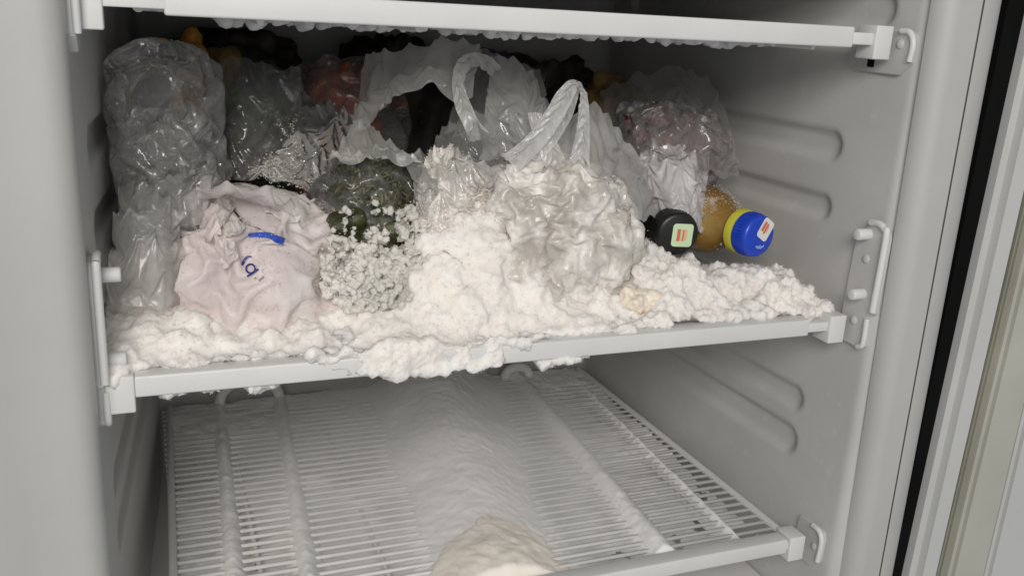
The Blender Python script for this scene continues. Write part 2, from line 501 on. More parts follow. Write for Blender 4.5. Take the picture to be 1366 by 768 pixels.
def bracket(side, zlow, zhigh, y0=-.008, pegs=(), screws=(), jog=None, depth=.034):
    """shelf bracket screwed to the side wall: plate, raised rim, pegs, screws"""
    xw = wall_x(side, .005)
    b = empty('shelf_bracket', (xw, .005, zlow), cab)
    b.matrix_parent_inverse = cab.matrix_world.inverted() if False else Matrix.Translation(-Vector((.28, 0, -.4)))
    bpy.context.view_layer.update()
    yb = y0 + depth
    out = [(y0 + .008, zhigh), (y0 + .016, zhigh), (yb, zhigh - .012), (yb, zlow), (y0 + .006, zlow), (y0 + .006, zlow)]
    if jog is not None:
        out = [(y0 + .009, zhigh), (y0 + .018, zhigh - .001), (yb - .004, zhigh - .016), (yb, zlow + .004), (yb - .004, zlow), (y0 + .008, zlow),
               (y0 + .0045, zlow + .003), (y0 + .0045, jog), (y0, jog + .004), (y0 - .001, zhigh - .010), (y0 + .002, zhigh - .003)]
    else:
        out = [(y0 + .006, zhigh), (yb, zhigh - .001), (yb + .004, zlow + .006), (yb - .004, zlow), (y0 + .012, zlow), (y0 + .001, zlow + .010), (y0, zhigh - .008), (y0 + .002, zhigh - .002)]
    bm = bmesh.new()
    f = bm.faces.new([bm.verts.new((xw + side * .003, y, z)) for y, z in out])
    r = bmesh.ops.extrude_face_region(bm, geom=[f])
    for v in r['geom']:
        if isinstance(v, bmesh.types.BMVert): v.co.x -= side * .0065
    bmesh.ops.recalc_face_normals(bm, faces=bm.faces[:])
    bmesh.ops.bevel(bm, geom=bm.edges[:], offset=.0006, segments=2, affect='EDGES')
    p = link('plate', bm_mesh('plate', bm), M['liner'] if side > 0 else M['white'], b)
    p.data.set_sharp_from_angle(angle=math.radians(35))
    xr = xw - side * .0042
    if jog is not None:
        pth = [(xr, y0 + .018, zhigh - .001), (xr, y0 + .009, zhigh), (xr, y0 + .002, zhigh - .003), (xr, y0 - .001, zhigh - .010), (xr, y0, jog + .006)]
        tube('rim', M['white'], b, spline(pth, 26), .0028, 10)
        tube('rim', M['white'], b, spline([(xr, y0 + .0045, jog - .001), (xr, y0 + .0045, zlow + .006), (xr, y0 + .010, zlow + .001)], 14), .0024, 10)
    else:
        tube('rim', M['white'], b, spline([(xr, y0 + .014, zhigh), (xr, y0 + .005, zhigh - .001), (xr, y0, zhigh - .009), (xr, y0 + .001, zlow + .011)], 22), .0024, 10)
    for (y, z, ln) in pegs:
        pp = [(xw - side * .002, y, z), (xw - side * (ln - .0012), y, z), (xw - side * (ln - .0004), y, z), (xw - side * ln, y, z)]
        tube('peg', M['white'], b, pp, [.0048, .0048, .0044, .0036], 18)
    for (y, z) in screws:
        V, F = balls([(xw - side * .003, y, z)], [.0042], 3, [(.55, 1, 1)])
        link('screw_cap', mesh('screw_cap', V, F), M['liner'] if side > 0 else M['white'], b)
    return b

bracket(1, -.019, .089, -.032, pegs=[(-.0126, .0778, .016), (-.0170, .0274, .016)], screws=[(-.0144, .0570), (-.0117, .0024)], jog=.010, depth=.037)
bracket(-1, -.029, .083, -.012, pegs=[(.002, .0695, .0175), (.002, .0135, .0175)], screws=[(.008, .043)], jog=-.003)
tb = bracket(1, .2065, .2400, -.027, screws=[(-.0130, .2300)], depth=.066)
bracket(-1, .203, .248, -.014)
bracket(1, -.240, -.199, -.018, screws=[(-.009, -.2185)])
# window cut in the upper bracket plate
rbox('plate_slot', M['black'], tb, wall_x(1, 0) - .0042, wall_x(1, 0) - .001, .012, .020, .2105, .2215, .0006)

# dark slots in the back wall behind the lower shelf
for (u, v, w, h) in ((537, 517, .013, .007), (728, 502, .015, .008), (330, 546, .018, .010)):
    p = at(u, v, YB - .002)
    rbox('wall_slot', M['black'], cab, p[0] - w, p[0] + w, YB - .004, YB + .004, p[2] - h, p[2] + h, .0015)

# ------------------------------------------------------------------ open door at the right
door = tag(empty('freezer_door', (.70, -.04, -.4)), 'open freezer door seen edge on with yellowed rubber gasket, right edge of view', 'door')
def strip_px(name, mat, u0t, u1t, u0b, u1b, y, yd, bev=.0):
    """upright slab whose front edges run through two photo positions at top (v=0) and bottom (v=768)"""
    def X(u, v): return at(u, v, y)
    a0, a1, b0, b1 = X(u0t, 0), X(u1t, 0), X(u0b, 768), X(u1b, 768)
    def ext(p, q, z): return p[0] + (q[0] - p[0]) * (z - p[2]) / (q[2] - p[2])
    zt, zb = .55, -.55
    q = [(ext(a0, b0, zb), y, zb), (ext(a1, b1, zb), y, zb), (ext(a1, b1, zt), y, zt), (ext(a0, b0, zt), y, zt)]
    bm = bmesh.new()
    vs = [bm.verts.new(p) for p in q] + [bm.verts.new((p[0], y + yd, p[2])) for p in q]
    for f in ((0, 1, 2, 3), (7, 6, 5, 4), (4, 5, 1, 0), (5, 6, 2, 1), (6, 7, 3, 2), (7, 4, 0, 3)): bm.faces.new([vs[i] for i in f])
    bmesh.ops.recalc_face_normals(bm, faces=bm.faces[:])
    if bev: bmesh.ops.bevel(bm, geom=bm.edges[:], offset=bev, segments=4, affect='EDGES')
    me = bm_mesh(name, bm); o = link(name, me, mat, door); me.set_sharp_from_angle(angle=math.radians(40))
    return o
strip_px('gap_shade_slab', M['black'], 1346, 1398, 1190, 1225, -.034, .05)  # no real part: black slab fills the gap to paint its darkness
strip_px('door_edge', M['door'], 1394, 1434, 1222, 1256, -.050, .09, .008)
strip_px('gasket_lip', M['gasket_dark'], 1434, 1452, 1252, 1270, -.046, .06, .002)
strip_px('gasket', M['gasket'], 1452, 1497, 1269, 1315, -.052, .06, .004)
strip_px('liner_seam', M['black'], 1496, 1502, 1314, 1319, -.047, .05)
strip_px('inner_liner', M['door'], 1501, 1760, 1318, 1560, -.054, .06, .004)

# ------------------------------------------------------------------ shelves
def shelf(name, label, z0, z1, xl, xr, wires, y_first, y_step, wz, xc=.5628, neck=0.0):
    s = tag(empty(name, (.28, 0, z0)), label, 'shelf', 'white wire freezer shelves')
    rbox('front_bar', M['white'], s, xl + neck, xr, -.007, .009, z0, z1, .0016)
    if neck: rbox('bar_end', M['white'], s, xl - .001, xl + neck + .001, -.0068, .006, z0 + .0035, z1 - .0005, .0008)
    # necked ends and end caps that hook into the brackets
    rbox('bar_end', M['white'], s, xr - .001, xc + .0003, -.0055, .006, z0 + .0025, z1 - .0040, .0008)
    rbox('end_cap', M['white'], s, xc, xc + .0165, -.009, .012, z0 - .008, z1 + .002, .0012)
    rbox('end_cap', M['white'], s, -.002, xl + .0005, -.0085, .012, z0 - .0095, z1 + .0012, .0012)
    V, F = tube_arrays([(.032, 0, 0), (xc + .0035, 0, 0)], .0019, 8)
    wm = mesh('wire', V, F)
    wm.materials.append(M['white'])
    wm.polygons.foreach_set('use_smooth', np.ones(len(wm.polygons), bool))
    for k in range(wires):
        o = link('wire', wm, None, s, False)
        o.location = (0, y_first + k * y_step, wz)
    ye = y_first + (wires - 1) * y_step + .006
    tube('side_rail', M['white'], s, [(xc + .0055, .006, wz + .001), (xc + .0055, .05, wz + .001), (.553, ye, wz + .001)], .0038, 10)
    tube('side_rail', M['white'], s, [(.031, .006, wz + .001), (.031, .05, wz + .001), (.040, ye, wz + .001)], .0036, 10)
    for x in (.515, .30, .20, .10):
        tube('support_rod', M['white'], s, [(x, .004, wz - .0042), (x, ye, wz - .0042)], .0024, 8)
    return s
shelf('wire_shelf', 'white top shelf whose front bar crosses the top of the opening', .2255, .2412, .0118, .5437, 34, .022, .0124, .229, .5632, .033)
shelf('wire_shelf', 'white middle shelf carrying the frosted food bags and bottles', -.0105, .0040, .0150, .5430, 34, .022, .0124, -.002, .5630)
low = shelf('wire_shelf', 'white lower wire shelf with bare frosted wires and no food', -.2222, -.2080, .0150, .5555, 35, .022, .0120, -.2135, .5570)


# ------------------------------------------------------------------ crumpling film
def settle(G, wrap=False, excess=1.2, steps=45, iters=3, core=None, push=(0, 0, 0), suck=0.0, centre=None, floor=None, pins=None,
           seed=0, kb=.10, jit=.0006, drag=.90, ymin=None, aniso=(1.0, 1.0)):
    """Let a sheet that is `excess` times too large for its place buckle into creases round a core of balls."""
    g = np.random.default_rng(seed)
    P = np.array(G, np.float32); nu, nv = P.shape[:2]
    w = np.ones((nu, nv, 1), np.float32)
    if pins is not None: w[pins] = 0.0
    eu, ev = 1 + (excess - 1) * aniso[0], 1 + (excess - 1) * aniso[1]
    ed = math.sqrt((eu * eu + ev * ev) / 2)
    S = slice
    pairs = []
    for c in (0, 1):
        m = (nu - c) // 2 * 2
        pairs.append(((S(c, c + m, 2), S(None)), (S(c + 1, c + m, 2), S(None)), .9, eu))
        k = (nv - c) // 2 * 2
        pairs.append(((S(None), S(c, c + k, 2)), (S(None), S(c + 1, c + k, 2)), .9, ev))
        pairs.append(((S(c, c + m, 2), S(0, nv - 1)), (S(c + 1, c + m, 2), S(1, nv)), .6, ed))
        pairs.append(((S(c, c + m, 2), S(1, nv)), (S(c + 1, c + m, 2), S(0, nv - 1)), .6, ed))
    if wrap:
        pairs.append(((S(nu - 1, nu), S(None)), (S(0, 1), S(None)), .9, eu))
        pairs.append(((S(nu - 1, nu), S(0, nv - 1)), (S(0, 1), S(1, nv)), .6, ed))
        pairs.append(((S(nu - 1, nu), S(1, nv)), (S(0, 1), S(0, nv - 1)), .6, ed))
    bends = []
    for d, k in ((2, kb), (4, kb * .5)):
        bends.append(((S(0, nu - d), S(None)), (S(d, nu), S(None)), k, eu))
        bends.append(((S(None), S(0, nv - d)), (S(None), S(d, nv)), k, ev))
        if wrap: bends.append(((S(nu - d, nu), S(None)), (S(0, d), S(None)), k, eu))
    def prep(lst, jac):
        out = []
        for a, b, k, ex in lst:
            L = np.linalg.norm(P[a] - P[b], axis=-1, keepdims=True) * np.float32(ex)
            wa, wb = w[a], w[b]; ws = wa + wb; ws = np.where(ws == 0, 1, ws)
            out.append((a, b, L, (wa / ws * k).astype(np.float32), (wb / ws * k).astype(np.float32)))
        return out
    C = prep(pairs, False); B = prep(bends, True)
    n0 = np.stack([fbm(P, 30, 2, seed + 1.1), fbm(P, 30, 2, seed + 8.3), fbm(P, 30, 2, seed + 15.9)], -1)
    P = (P + w * (n0 * jit * 4 + g.normal(size=P.shape) * jit)).astype(np.float32)
    Q = P.copy()
    push = np.array(push, np.float32)
    if core is not None: cc, cr = np.asarray(core[0], np.float32), np.asarray(core[1], np.float32)
    if centre is not None: centre = np.asarray(centre, np.float32)
    for s in range(steps):
        v = (P - Q) * np.float32(drag); Q = P.copy()
        f = push
        if suck: f = f + (centre - P) / (np.linalg.norm(centre - P, axis=-1, keepdims=True) + 1e-9) * np.float32(suck)
        P = P + w * (v + f)
        for it in range(iters):
            for (a, b, L, ka, kb_) in (C + B if it == 0 else C):
                d = P[b] - P[a]; l = np.sqrt(np.einsum('ijk,ijk->ij', d, d))[..., None] + 1e-9
                d *= (l - L) / l
                P[a] += d * ka; P[b] -= d * kb_
        if core is not None:
            F_ = P.reshape(-1, 3); W_ = w.reshape(-1, 1); Qf = Q.reshape(-1, 3)
            for c_, r_0 in zip(cc, cr):
                k = np.nonzero(np.abs(F_ - c_).max(1) < r_0)[0]
                if not len(k): continue
                d = F_[k] - c_; l = np.sqrt((d * d).sum(1)); h = l < r_0
                k = k[h]; d = d[h]; l = l[h][:, None] + 1e-9
                F_[k] += W_[k] * d * (r_0 - l) / l
                Qf[k] += (F_[k] - Qf[k]) * .7
        if floor is not None: P[..., 2] = np.maximum(P[..., 2], floor)
        if ymin is not None: P[..., 1] = np.maximum(P[..., 1], ymin)
    return P.astype(float)

def film(name, mat, parent, ctrl, nu=80, nv=80, ex=1.12, seed=1, hold=10, push=(0, -.00001, -.00003), edge=14, kb=.10, rows=None, aniso=(1, 1), steps=36, jit=.0006):
    """A loose sheet of plastic film held at points of a net (u, v, y): position in view and depth."""
    C = np.array([[at(*p) for p in row] for row in ctrl])
    G = spline(C, nu); G = spline(G.transpose(1, 0, 2), nv).transpose(1, 0, 2)
    g = np.random.default_rng(seed + 900)
    pins = np.zeros((nu, nv), bool)
    if rows:
        pins[::rows, nv // 2] = True; pins[0, ::4] = True; pins[-1, ::4] = True
    else:
        for line, m_ in ((pins[0], nv), (pins[-1], nv), (pins[:, 0], nu), (pins[:, -1], nu)):
            line[0] = line[-1] = True
            k = g.integers(3, edge)
            while k < m_ - 3:
                line[k:k + g.integers(1, 4)] = True; k += g.integers(edge // 2 + 1, edge * 2 + 2)
        pins[g.integers(4, nu - 4, hold), g.integers(4, nv - 4, hold)] = True
    G = settle(G, False, ex, steps, 3, None, push, pins=pins, seed=seed, kb=kb, aniso=aniso, jit=jit)
    return link(name, fast_mesh(name, G.reshape(-1, 3), grid_faces(nu, nv)), mat, parent)

def core_balls(c, r, n, rad, seed, shell=True):
    g = np.random.default_rng(seed)
    d = g.normal(size=(n, 3)); d /= np.linalg.norm(d, axis=1)[:, None]
    rr = g.uniform(rad[0], rad[1], n)
    q = np.array(c) + d * np.maximum(np.array(r)[None] - rr[:, None], .004) * (g.uniform(.75, 1, (n, 1)) if shell else g.uniform(0, 1, (n, 1)) ** .4)
    q[:, 2] = np.maximum(q[:, 2], .008)
    return q, rr

def crumpled_bag(name, mat, parent, c, r, seed, ex=1.22, n=130, m=90, core=None, pw=2.5, lump=.06, suck=.00003, grav=.00003, floor=.007, steps=42, kb=.1, pulls=(), ymin=None, wrapk=True):
    V, F = bag_shape(c, r, seed, 0, n, m, lump, 22, None, pw, floor=floor)
    G = V.reshape(n, m, 3)
    pins = np.zeros((n, m), bool)
    for pt, rad, disp in pulls:
        k = np.linalg.norm(G - np.array(pt), axis=-1) < rad
        G[k] += np.array(disp); pins |= k
    G = settle(G, True, ex, steps, 3, core, (0, 0, -grav), suck, np.array(c, float), floor, pins, seed, kb, ymin=ymin)
    V = G.reshape(-1, 3)
    o = link(name, fast_mesh(name, V, F), mat, parent)
    return o, V, F

# ------------------------------------------------------------------ frost on the middle shelf
FX = [-.004, .02, .05, .08, .12, .145, .17, .20, .225, .25, .28, .31, .35, .385, .405, .425, .45, .475, .50, .53, .555, .575]
FA = [.058, .055, .042, .026, .024, .028, .032, .036, .074, .094, .084, .046, .032, .030, .040, .050, .050, .034, .028, .034, .034, .016]
FL = [.10, .10, .09, .07, .06, .06, .05, .05, .07, .075, .060, .045, .04, .04, .045, .05, .05, .05, .05, .035, .035, .04]
def frost_h(x, y):
    A = np.interp(x, FX, FA); L = np.interp(x, FX, FL)
    t = np.clip(y / L, 0, 1.0)
    s = t * t * (3 - 2 * t)
    over = np.clip((y - L * 1.5) / .05, 0, 1)
    return .0085 + (A - .0085) * s * (1 - .6 * over)

def heap(x0, x1, y0, y1, sink=.003, n=90, m=50):
    xs = np.linspace(x0, x1, n); ys = np.linspace(y0, y1, m)
    X, Y = np.meshgrid(xs, ys, indexing='ij')
    Z = np.maximum(frost_h(X, Y) - sink + .004 * fbm(np.stack([X, Y, X * 0], -1), 45, 2), .0075)
    top = np.stack([X, Y, Z], -1).reshape(-1, 3); bot = np.stack([X, Y, np.full_like(X, .0045)], -1).reshape(-1, 3)
    F = grid_faces(n, m); k = n * m
    Fs = [F, F[:, ::-1] + k]
    ring = [i * m for i in range(n)] + [(n - 1) * m + j for j in range(1, m)] + [i * m + m - 1 for i in range(n - 2, -1, -1)] + [j for j in range(m - 2, 0, -1)]
    r = np.array(ring); r2 = np.roll(r, -1)
    Fs.append(np.stack([r2, r, r + k, r2 + k], -1))
    return np.concatenate([top, bot]), np.concatenate(Fs)

def join(*parts):
    Vs, Fs, o = [], [], 0
    for V, F in parts:
        F = np.asarray(F)
        if F.shape[1] == 4: F = np.concatenate([F[:, [0, 1, 2]], F[:, [0, 2, 3]]])
        Vs.append(V); Fs.append(F + o); o += len(V)
    return np.concatenate(Vs), np.concatenate(Fs)

def lumps(n, x0, x1, y0, y1, r0, r1, keep=None, out=.35, seed=5):
    r = np.random.default_rng(seed)
    X = r.uniform(x0, x1, n); Y = r.uniform(y0, y1, n)
    Z = frost_h(X, Y)
    rad = r0 * (r1 / r0) ** (r.uniform(0, 1, n) ** 1.7)
    cl = fbm(np.stack([X, Y, Z], -1), 38, 2, seed) > -.35
    e = 1e-3
    gx = (frost_h(X + e, Y) - Z) / e; gy = (frost_h(X, Y + e) - Z) / e
    N = np.stack([-gx, -gy, np.ones(n)], -1); N /= np.linalg.norm(N, axis=1)[:, None]
    C = np.stack([X, Y, Z], -1) - .003 * N + N * (rad * (out - .5))[:, None]
    if keep is not None: cl &= keep(X, Y)
    C[:, 1] = np.maximum(C[:, 1], .002)
    return C[cl], rad[cl]

c1, r1 = lumps(300, -.004, .405, .002, .12, .004, .014, out=-.05, seed=5)
c2, r2 = lumps(110, .20, .30, .01, .09, .009, .019, out=-.05, seed=9)
# frost that has crept over the front bar and hangs below it
r_ = np.random.default_rng(21)
n = 420
hx = r_.uniform(.125, .300, n)
edge = np.interp(hx, [.12, .130, .15, .17, .20, .225, .245, .262, .275, .30], [.009, .001, -.0105, -.0105, -.0128, -.0122, -.0140, -.0145, -.0100, .008])
hz = edge + (.012 - edge) * r_.uniform(0, 1, n) ** .8
hy = -.0064 - .0014 * r_.uniform(0, 1, n) + np.where(hz < -.011, r_.uniform(0, .012, n), 0)
c3 = np.stack([hx, hy, hz], -1); r3 = r_.uniform(.0018, .0036, n)
n = 120
kx = np.concatenate([r_.uniform(.030, .068, n // 3), r_.uniform(.088, .105, n // 3), r_.uniform(.295, .345, n // 3)]); n = len(kx)
c4 = np.stack([kx, r_.uniform(-.005, .007, n), r_.uniform(-.0135, -.0105, n)], -1); r4 = r_.uniform(.002, .0038, n)
# smooth coat of frost over the rail itself
sx_ = np.linspace(.128, .290, 70); sz_ = np.linspace(0, 1, 12)
SX, SZ = np.meshgrid(sx_, sz_, indexing='ij')
lo_ = np.interp(SX, [.128, .140, .16, .20, .245, .265, .278, .290], [.004, -.006, -.0105, -.0115, -.0125, -.0125, -.008, .003])
zz_ = lo_ + (.010 - lo_) * SZ
fr_y = -.0098 + .0012 * fbm(np.stack([SX, SZ * .03, SX * 0], -1), 60, 2)
top_ = np.stack([SX, fr_y, zz_], -1).reshape(-1, 3); bot_ = np.stack([SX, np.full_like(SX, .004), zz_], -1).reshape(-1, 3)
k_ = len(top_); f_ = grid_faces(70, 12)
rg = np.array([i * 12 for i in range(70)] + [69 * 12 + j for j in range(1, 12)] + [i * 12 + 11 for i in range(68, -1, -1)] + [j for j in range(10, 0, -1)])
coat = (np.concatenate([top_, bot_]), np.concatenate([f_[:, ::-1], f_ + k_, np.stack([rg, np.roll(rg, -1), np.roll(rg, -1) + k_, rg + k_], -1)]))
V, F = join(coat, heap(-.004, .405, .002, .15), balls(c1, r1), balls(c2, r2), balls(c3, r3, 2), balls(c4, r4, 2))
fr = fuse('frost', V, F, M['frost'], .0017, 14, ((32, .0060), (85, .0030), (230, .0013), (520, .0007)), grains=(50000, .00015, .00055, .0009))
tag(fr, 'thick white lumpy frost heaped along the middle shelf and over its bar', 'frost', kind='stuff')

c1, r1 = lumps(230, .395, .572, .004, .085, .003, .0085, seed=15, keep=lambda x, y: ~((x > .475) & (x < .515) & (y < .012)))
V, F = join(heap(.40, .572, .006, .095), balls(c1, r1))
fr = fuse('frost', V, F, M['frost_cool'], .0016, 10, ((40, .0055), (110, .0034), (260, .0016), (560, .0008)), grains=(24000, .00015, .00055, .0012), seed=3.)
tag(fr, 'loose white frost piled under the two bottles at the right wall', 'frost', kind='stuff')

# frost hanging under the top shelf
n = 330
tx = .52 - .44 * r_.uniform(0, 1, n) ** 1.5; ty = r_.uniform(.05, .16, n)
tc = np.stack([tx, ty, .2280 - r_.uniform(0, .003, n) - .004 * np.clip(fbm(np.stack([tx, ty, ty * 0], -1), 40, 2), 0, 1)], -1)
V, F = balls(tc, r_.uniform(.003, .0065, n))
xs = np.linspace(.03, .555, 60); ys = np.linspace(.014, .44, 40); X, Y = np.meshgrid(xs, ys, indexing='ij')
k = X.size
slabV = np.concatenate([np.stack([X, Y, np.full_like(X, .2315)], -1).reshape(-1, 3), np.stack([X, Y, np.full_like(X, .2285)], -1).reshape(-1, 3)])
gf = grid_faces(60, 40); m_ = 40; nn = 60
ring = np.array([i * m_ for i in range(nn)] + [(nn - 1) * m_ + j for j in range(1, m_)] + [i * m_ + m_ - 1 for i in range(nn - 2, -1, -1)] + [j for j in range(m_ - 2, 0, -1)])
slabF = np.concatenate([gf, gf[:, ::-1] + k, np.stack([np.roll(ring, -1), ring, ring + k, np.roll(ring, -1) + k], -1)])
V, F = join((slabV, slabF), (V, F))
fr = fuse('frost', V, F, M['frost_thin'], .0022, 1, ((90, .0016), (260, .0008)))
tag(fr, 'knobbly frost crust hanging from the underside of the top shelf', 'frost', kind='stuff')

# ------------------------------------------------------------------ lower shelf: evaporator tubes and their frost
LZ = -.2135
coil = tag(empty('evaporator_coil', (.28, .2, LZ)), 'frosted cooling tube running in bends below the lower shelf wires', 'cooling coil')
bands = [((298, 600), (313, 768), .0085, .0065), ((384, 600), (412, 768), .0095, .0065), ((585, 530), (668, 768), .046, .015), ((712, 530), (892, 745), .012, .0085), ((782, 520), (985, 720), .0045, .003)]
lines = []
for (a, b, w, h) in bands:
    p, q = atz(*a, LZ), atz(*b, LZ)
    d = (q - p) / (q[1] - p[1])
    P0 = p + d * (.435 - p[1]); P1 = p + d * (.012 - p[1])
    lines.append((P0[0], P1[0], w, h))
    tube('tube', M['tube'], coil, [(P0[0], .43, LZ - .007), (P1[0], .014, LZ - .007)], .0042, 10)
# return bends that rise at the back
for (xc, wd, ht) in (((lines[0][0] + lines[1][0]) / 2, abs(lines[1][0] - lines[0][0]) / 2, .034), (lines[2][0], .030, .022), (lines[3][0], .017, .018)):
    t = np.linspace(0, math.pi, 20)
    tube('return_bend', M['frost_thin'], coil, np.stack([xc - wd * np.cos(t), .432 + 0 * t, LZ - .004 + ht * np.sin(t) ** .7], -1), .0062, 12)

ny, nx = 190, 270
Y, X = np.meshgrid(np.linspace(.0095, .44, ny), np.linspace(.036, .552, nx), indexing='ij')
P = np.stack([X, Y, X * 0], -1)
Z = np.full_like(X, LZ - .014)
tt = (Y - .012) / (.435 - .012)
lev = Z.copy()
for (xa, xb, w, h) in lines:
    xc = xb + (xa - xb) * tt
    ww = w * (1.1 + .10 * fbm(P, 14, 2, w * 99))
    g = np.exp(-(np.abs(X - xc) / (ww * 1.35)) ** 2.0)
    rise = 1 + (2.6 * np.clip((Y - .10) / .30, 0, 1) ** 1.3 if w > .03 else 0)
    lev = np.maximum(lev, LZ - .014 + g * (.0145 + h * rise * (.92 + .12 * fbm(P, 12, 2, xb * 50))))
back = np.clip((Y - .18) / .2, 0, 1)
lev = np.maximum(lev, LZ - .014 + back * (.0150 + .002 * fbm(P, 30, 2)))
lev = np.maximum(lev, LZ - .0075 + .0055 * fbm(P, 9, 3, 4.) + .0025 * fbm(P, 30, 2))
lev += .0007 * fbm(P, 60, 3) + .0006 * fbm(P, 260, 2)
front_ = np.clip((Y - .0095) / .045, 0, 1) ** .6
lev = np.minimum(lev, LZ - .002 + .045 * front_)
keepv = (lev > LZ - .0105).reshape(-1)
F = grid_faces(ny, nx); F = F[keepv[F].any(1)]
V = np.stack([X, Y, lev], -1).reshape(-1, 3)
used = np.unique(F); mp = np.full(len(V), -1); mp[used] = np.arange(len(used))
fr = link('frost', fast_mesh('frost', V[used], mp[F][:, ::-1]), M['frost_shelf'])
tag(fr, 'soft powdery frost ridges over the tubes of the lower shelf', 'frost', kind='stuff')
# the beige crust at the front of the lower shelf
dd = ((X - .284) / .060) ** 2 + ((Y - .02) / .075) ** 2 + .35 * fbm(P, 26, 3, 8.)
inside = ((dd < 1) & (lev > LZ - .003)).reshape(-1)
F = grid_faces(ny, nx); F = F[inside[F].all(1)][:, ::-1]
crust = lev + .0005 + .0030 * np.clip(1 - dd, 0, 1) * front_ + .0007 * fbm(P, 120, 2)
V = np.stack([X, Y, crust], -1).reshape(-1, 3)
used = np.unique(F); mp = np.full(len(V), -1); mp[used] = np.arange(len(used)); F2 = mp[F]; V2 = V[used]
top_n = len(V2); V3 = np.concatenate([V2, V2 * [1, 1, 0] + [0, 0, LZ - .010]])
F3 = np.concatenate([F2, F2[:, ::-1] + top_n])
fr = link('frost', fast_mesh('frost', V3, F3), M['frost_beige'])
tag(fr, 'flat beige stained frost crust at the front centre of the lower shelf', 'frost', kind='stuff')

# cold mist lying on the lower shelf
bm = bmesh.new()
bmesh.ops.create_uvsphere(bm, u_segments=40, v_segments=20, radius=1)
for v in bm.verts:
    z = v.co.z * (.050 if v.co.z > 0 else .004)
    v.co = Vector((.295 + v.co.x * .205, .235 + v.co.y * .205, LZ + .002 + z))
me = bm_mesh('haze', bm)
m = bpy.data.materials.new('mist'); m.use_nodes = True
nt = m.node_tree; nt.nodes.clear()
out = nt.nodes.new('ShaderNodeOutputMaterial'); pv = nt.nodes.new('ShaderNodeVolumePrincipled')
pv.inputs['Color'].default_value = (.99, .99, .99, 1); pv.inputs['Density'].default_value = 6.0; pv.inputs['Anisotropy'].default_value = 0.0
nt.links.new(pv.outputs[0], out.inputs['Volume'])
tag(link('haze', me, m), 'thin cold mist hanging over the middle of the lower shelf', 'mist', kind='stuff')

# ------------------------------------------------------------------ film and food materials
M['film_clear'] = film_mat('film_clear', (.90, .89, .87), .13, .28, .13, .5, gloss=1.3)
M['film_left'] = film_mat('film_left', (.92, .91, .89), .20, .30, .12, .5, frost=.05, gloss=1.4)
M['film_grey'] = film_mat('film_grey', (.82, .82, .77), .42, .3, .2, .45, frost=.15)
M['film_milk'] = film_mat('film_milk', (.92, .91, .88), .58, .3, .24, .5)
M['film_body'] = film_mat('film_body', (.94, .89, .82), .72, .2, .16, .4, frost=.50, frost_c=(.88, .85, .81), gloss=1.1, crease=.1)
M['film_handle'] = film_mat('film_handle', (.90, .89, .86), .68, .2, .22, .4)
M['film_meat'] = film_mat('film_meat', (.74, .70, .69), .22, .35, .12, .5, frost=.16, gloss=1.2)
M['film_lilac'] = film_mat('film_lilac', (.78, .74, .75), .90, .08, .35, .3, frost=.2)
M['film_pink'] = film_mat('film_pink', (.92, .82, .805), .96, .04, .32, .25, frost=.34, frost_c=(.82, .79, .76), fscale=20, gloss=.5)
M['film_cream'] = film_mat('film_cream', (.86, .82, .76), .93, .06, .3, .3)
M['cream_food'] = food_mat('cream_food', [(.35, (.66, .56, .45)), (.6, (.82, .76, .68))], 40, .6, .35)
M['amber_food'] = food_mat('amber_food', [(.35, (.80, .66, .47)), (.65, (.88, .80, .68))], 60, .4, .55)
M['herb'] = food_mat('herb', [(.3, (.012, .015, .006)), (.55, (.05, .055, .018)), (.72, (.13, .12, .035))], 90, .35, .05)
M['leaf'] = food_mat('leaf', [(.3, (.035, .040, .015)), (.5, (.095, .092, .042)), (.7, (.25, .22, .14))], 120, .3, .12)
M['green_veg'] = food_mat('green_veg', [(.35, (.010, .014, .006)), (.65, (.035, .05, .018))], 70, .5, .0)
M['red_veg'] = food_mat('red_veg', [(.36, (.20, .07, .02)), (.5, (.42, .04, .02)), (.64, (.45, .22, .05))], 26, .5, .0)
M['orange_pack'] = food_mat('orange_pack', [(.4, (.42, .17, .01)), (.6, (.55, .27, .03))], 30, .4, .0)
M['brown_pack'] = food_mat('brown_pack', [(.4, (.15, .085, .02)), (.6, (.26, .16, .045))], 35, .5, .05)
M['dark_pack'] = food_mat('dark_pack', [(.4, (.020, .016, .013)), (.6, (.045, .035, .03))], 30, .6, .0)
M['meat'] = food_mat('meat', [(.35, (.10, .015, .012)), (.5, (.22, .045, .035)), (.66, (.38, .18, .15))], 55, .4, .08)
M['purple'] = plastic('purple_wrap', (.06, .05, .10), .35, .2)

def pile(name, mat, parent, core, seed, voxel=.0022, disp=((80, .003), (240, .0012)), smooth=2):
    """lumpy frozen contents built from a core of balls"""
    V, F = balls(core[0], core[1])
    return fuse(name, V, F, mat, voxel, smooth, disp, parent, seed)

def dusting(label, P, prob, n, r0, r1, seed, mat, out=(0, -1, .3)):
    g = np.random.default_rng(seed)
    P = P[g.integers(0, len(P), n)] + g.normal(size=(n, 3)) * .0015
    k = prob(P) + .55 * fbm(P, 42, 2, seed * 1.3) > g.uniform(0, 1, n)
    P = P[k]; rad = r0 + (r1 - r0) * g.uniform(0, 1, len(P)) ** 3
    V, F = balls(P, rad, 1)
    V = V + np.stack([fbm(V, 300, 2, 1.), fbm(V, 300, 2, 5.), fbm(V, 300, 2, 9.)], -1) * .0010
    o = link('frost', fast_mesh('frost', V, F), M['grain'])
    return tag(o, label, 'frost', kind='stuff')

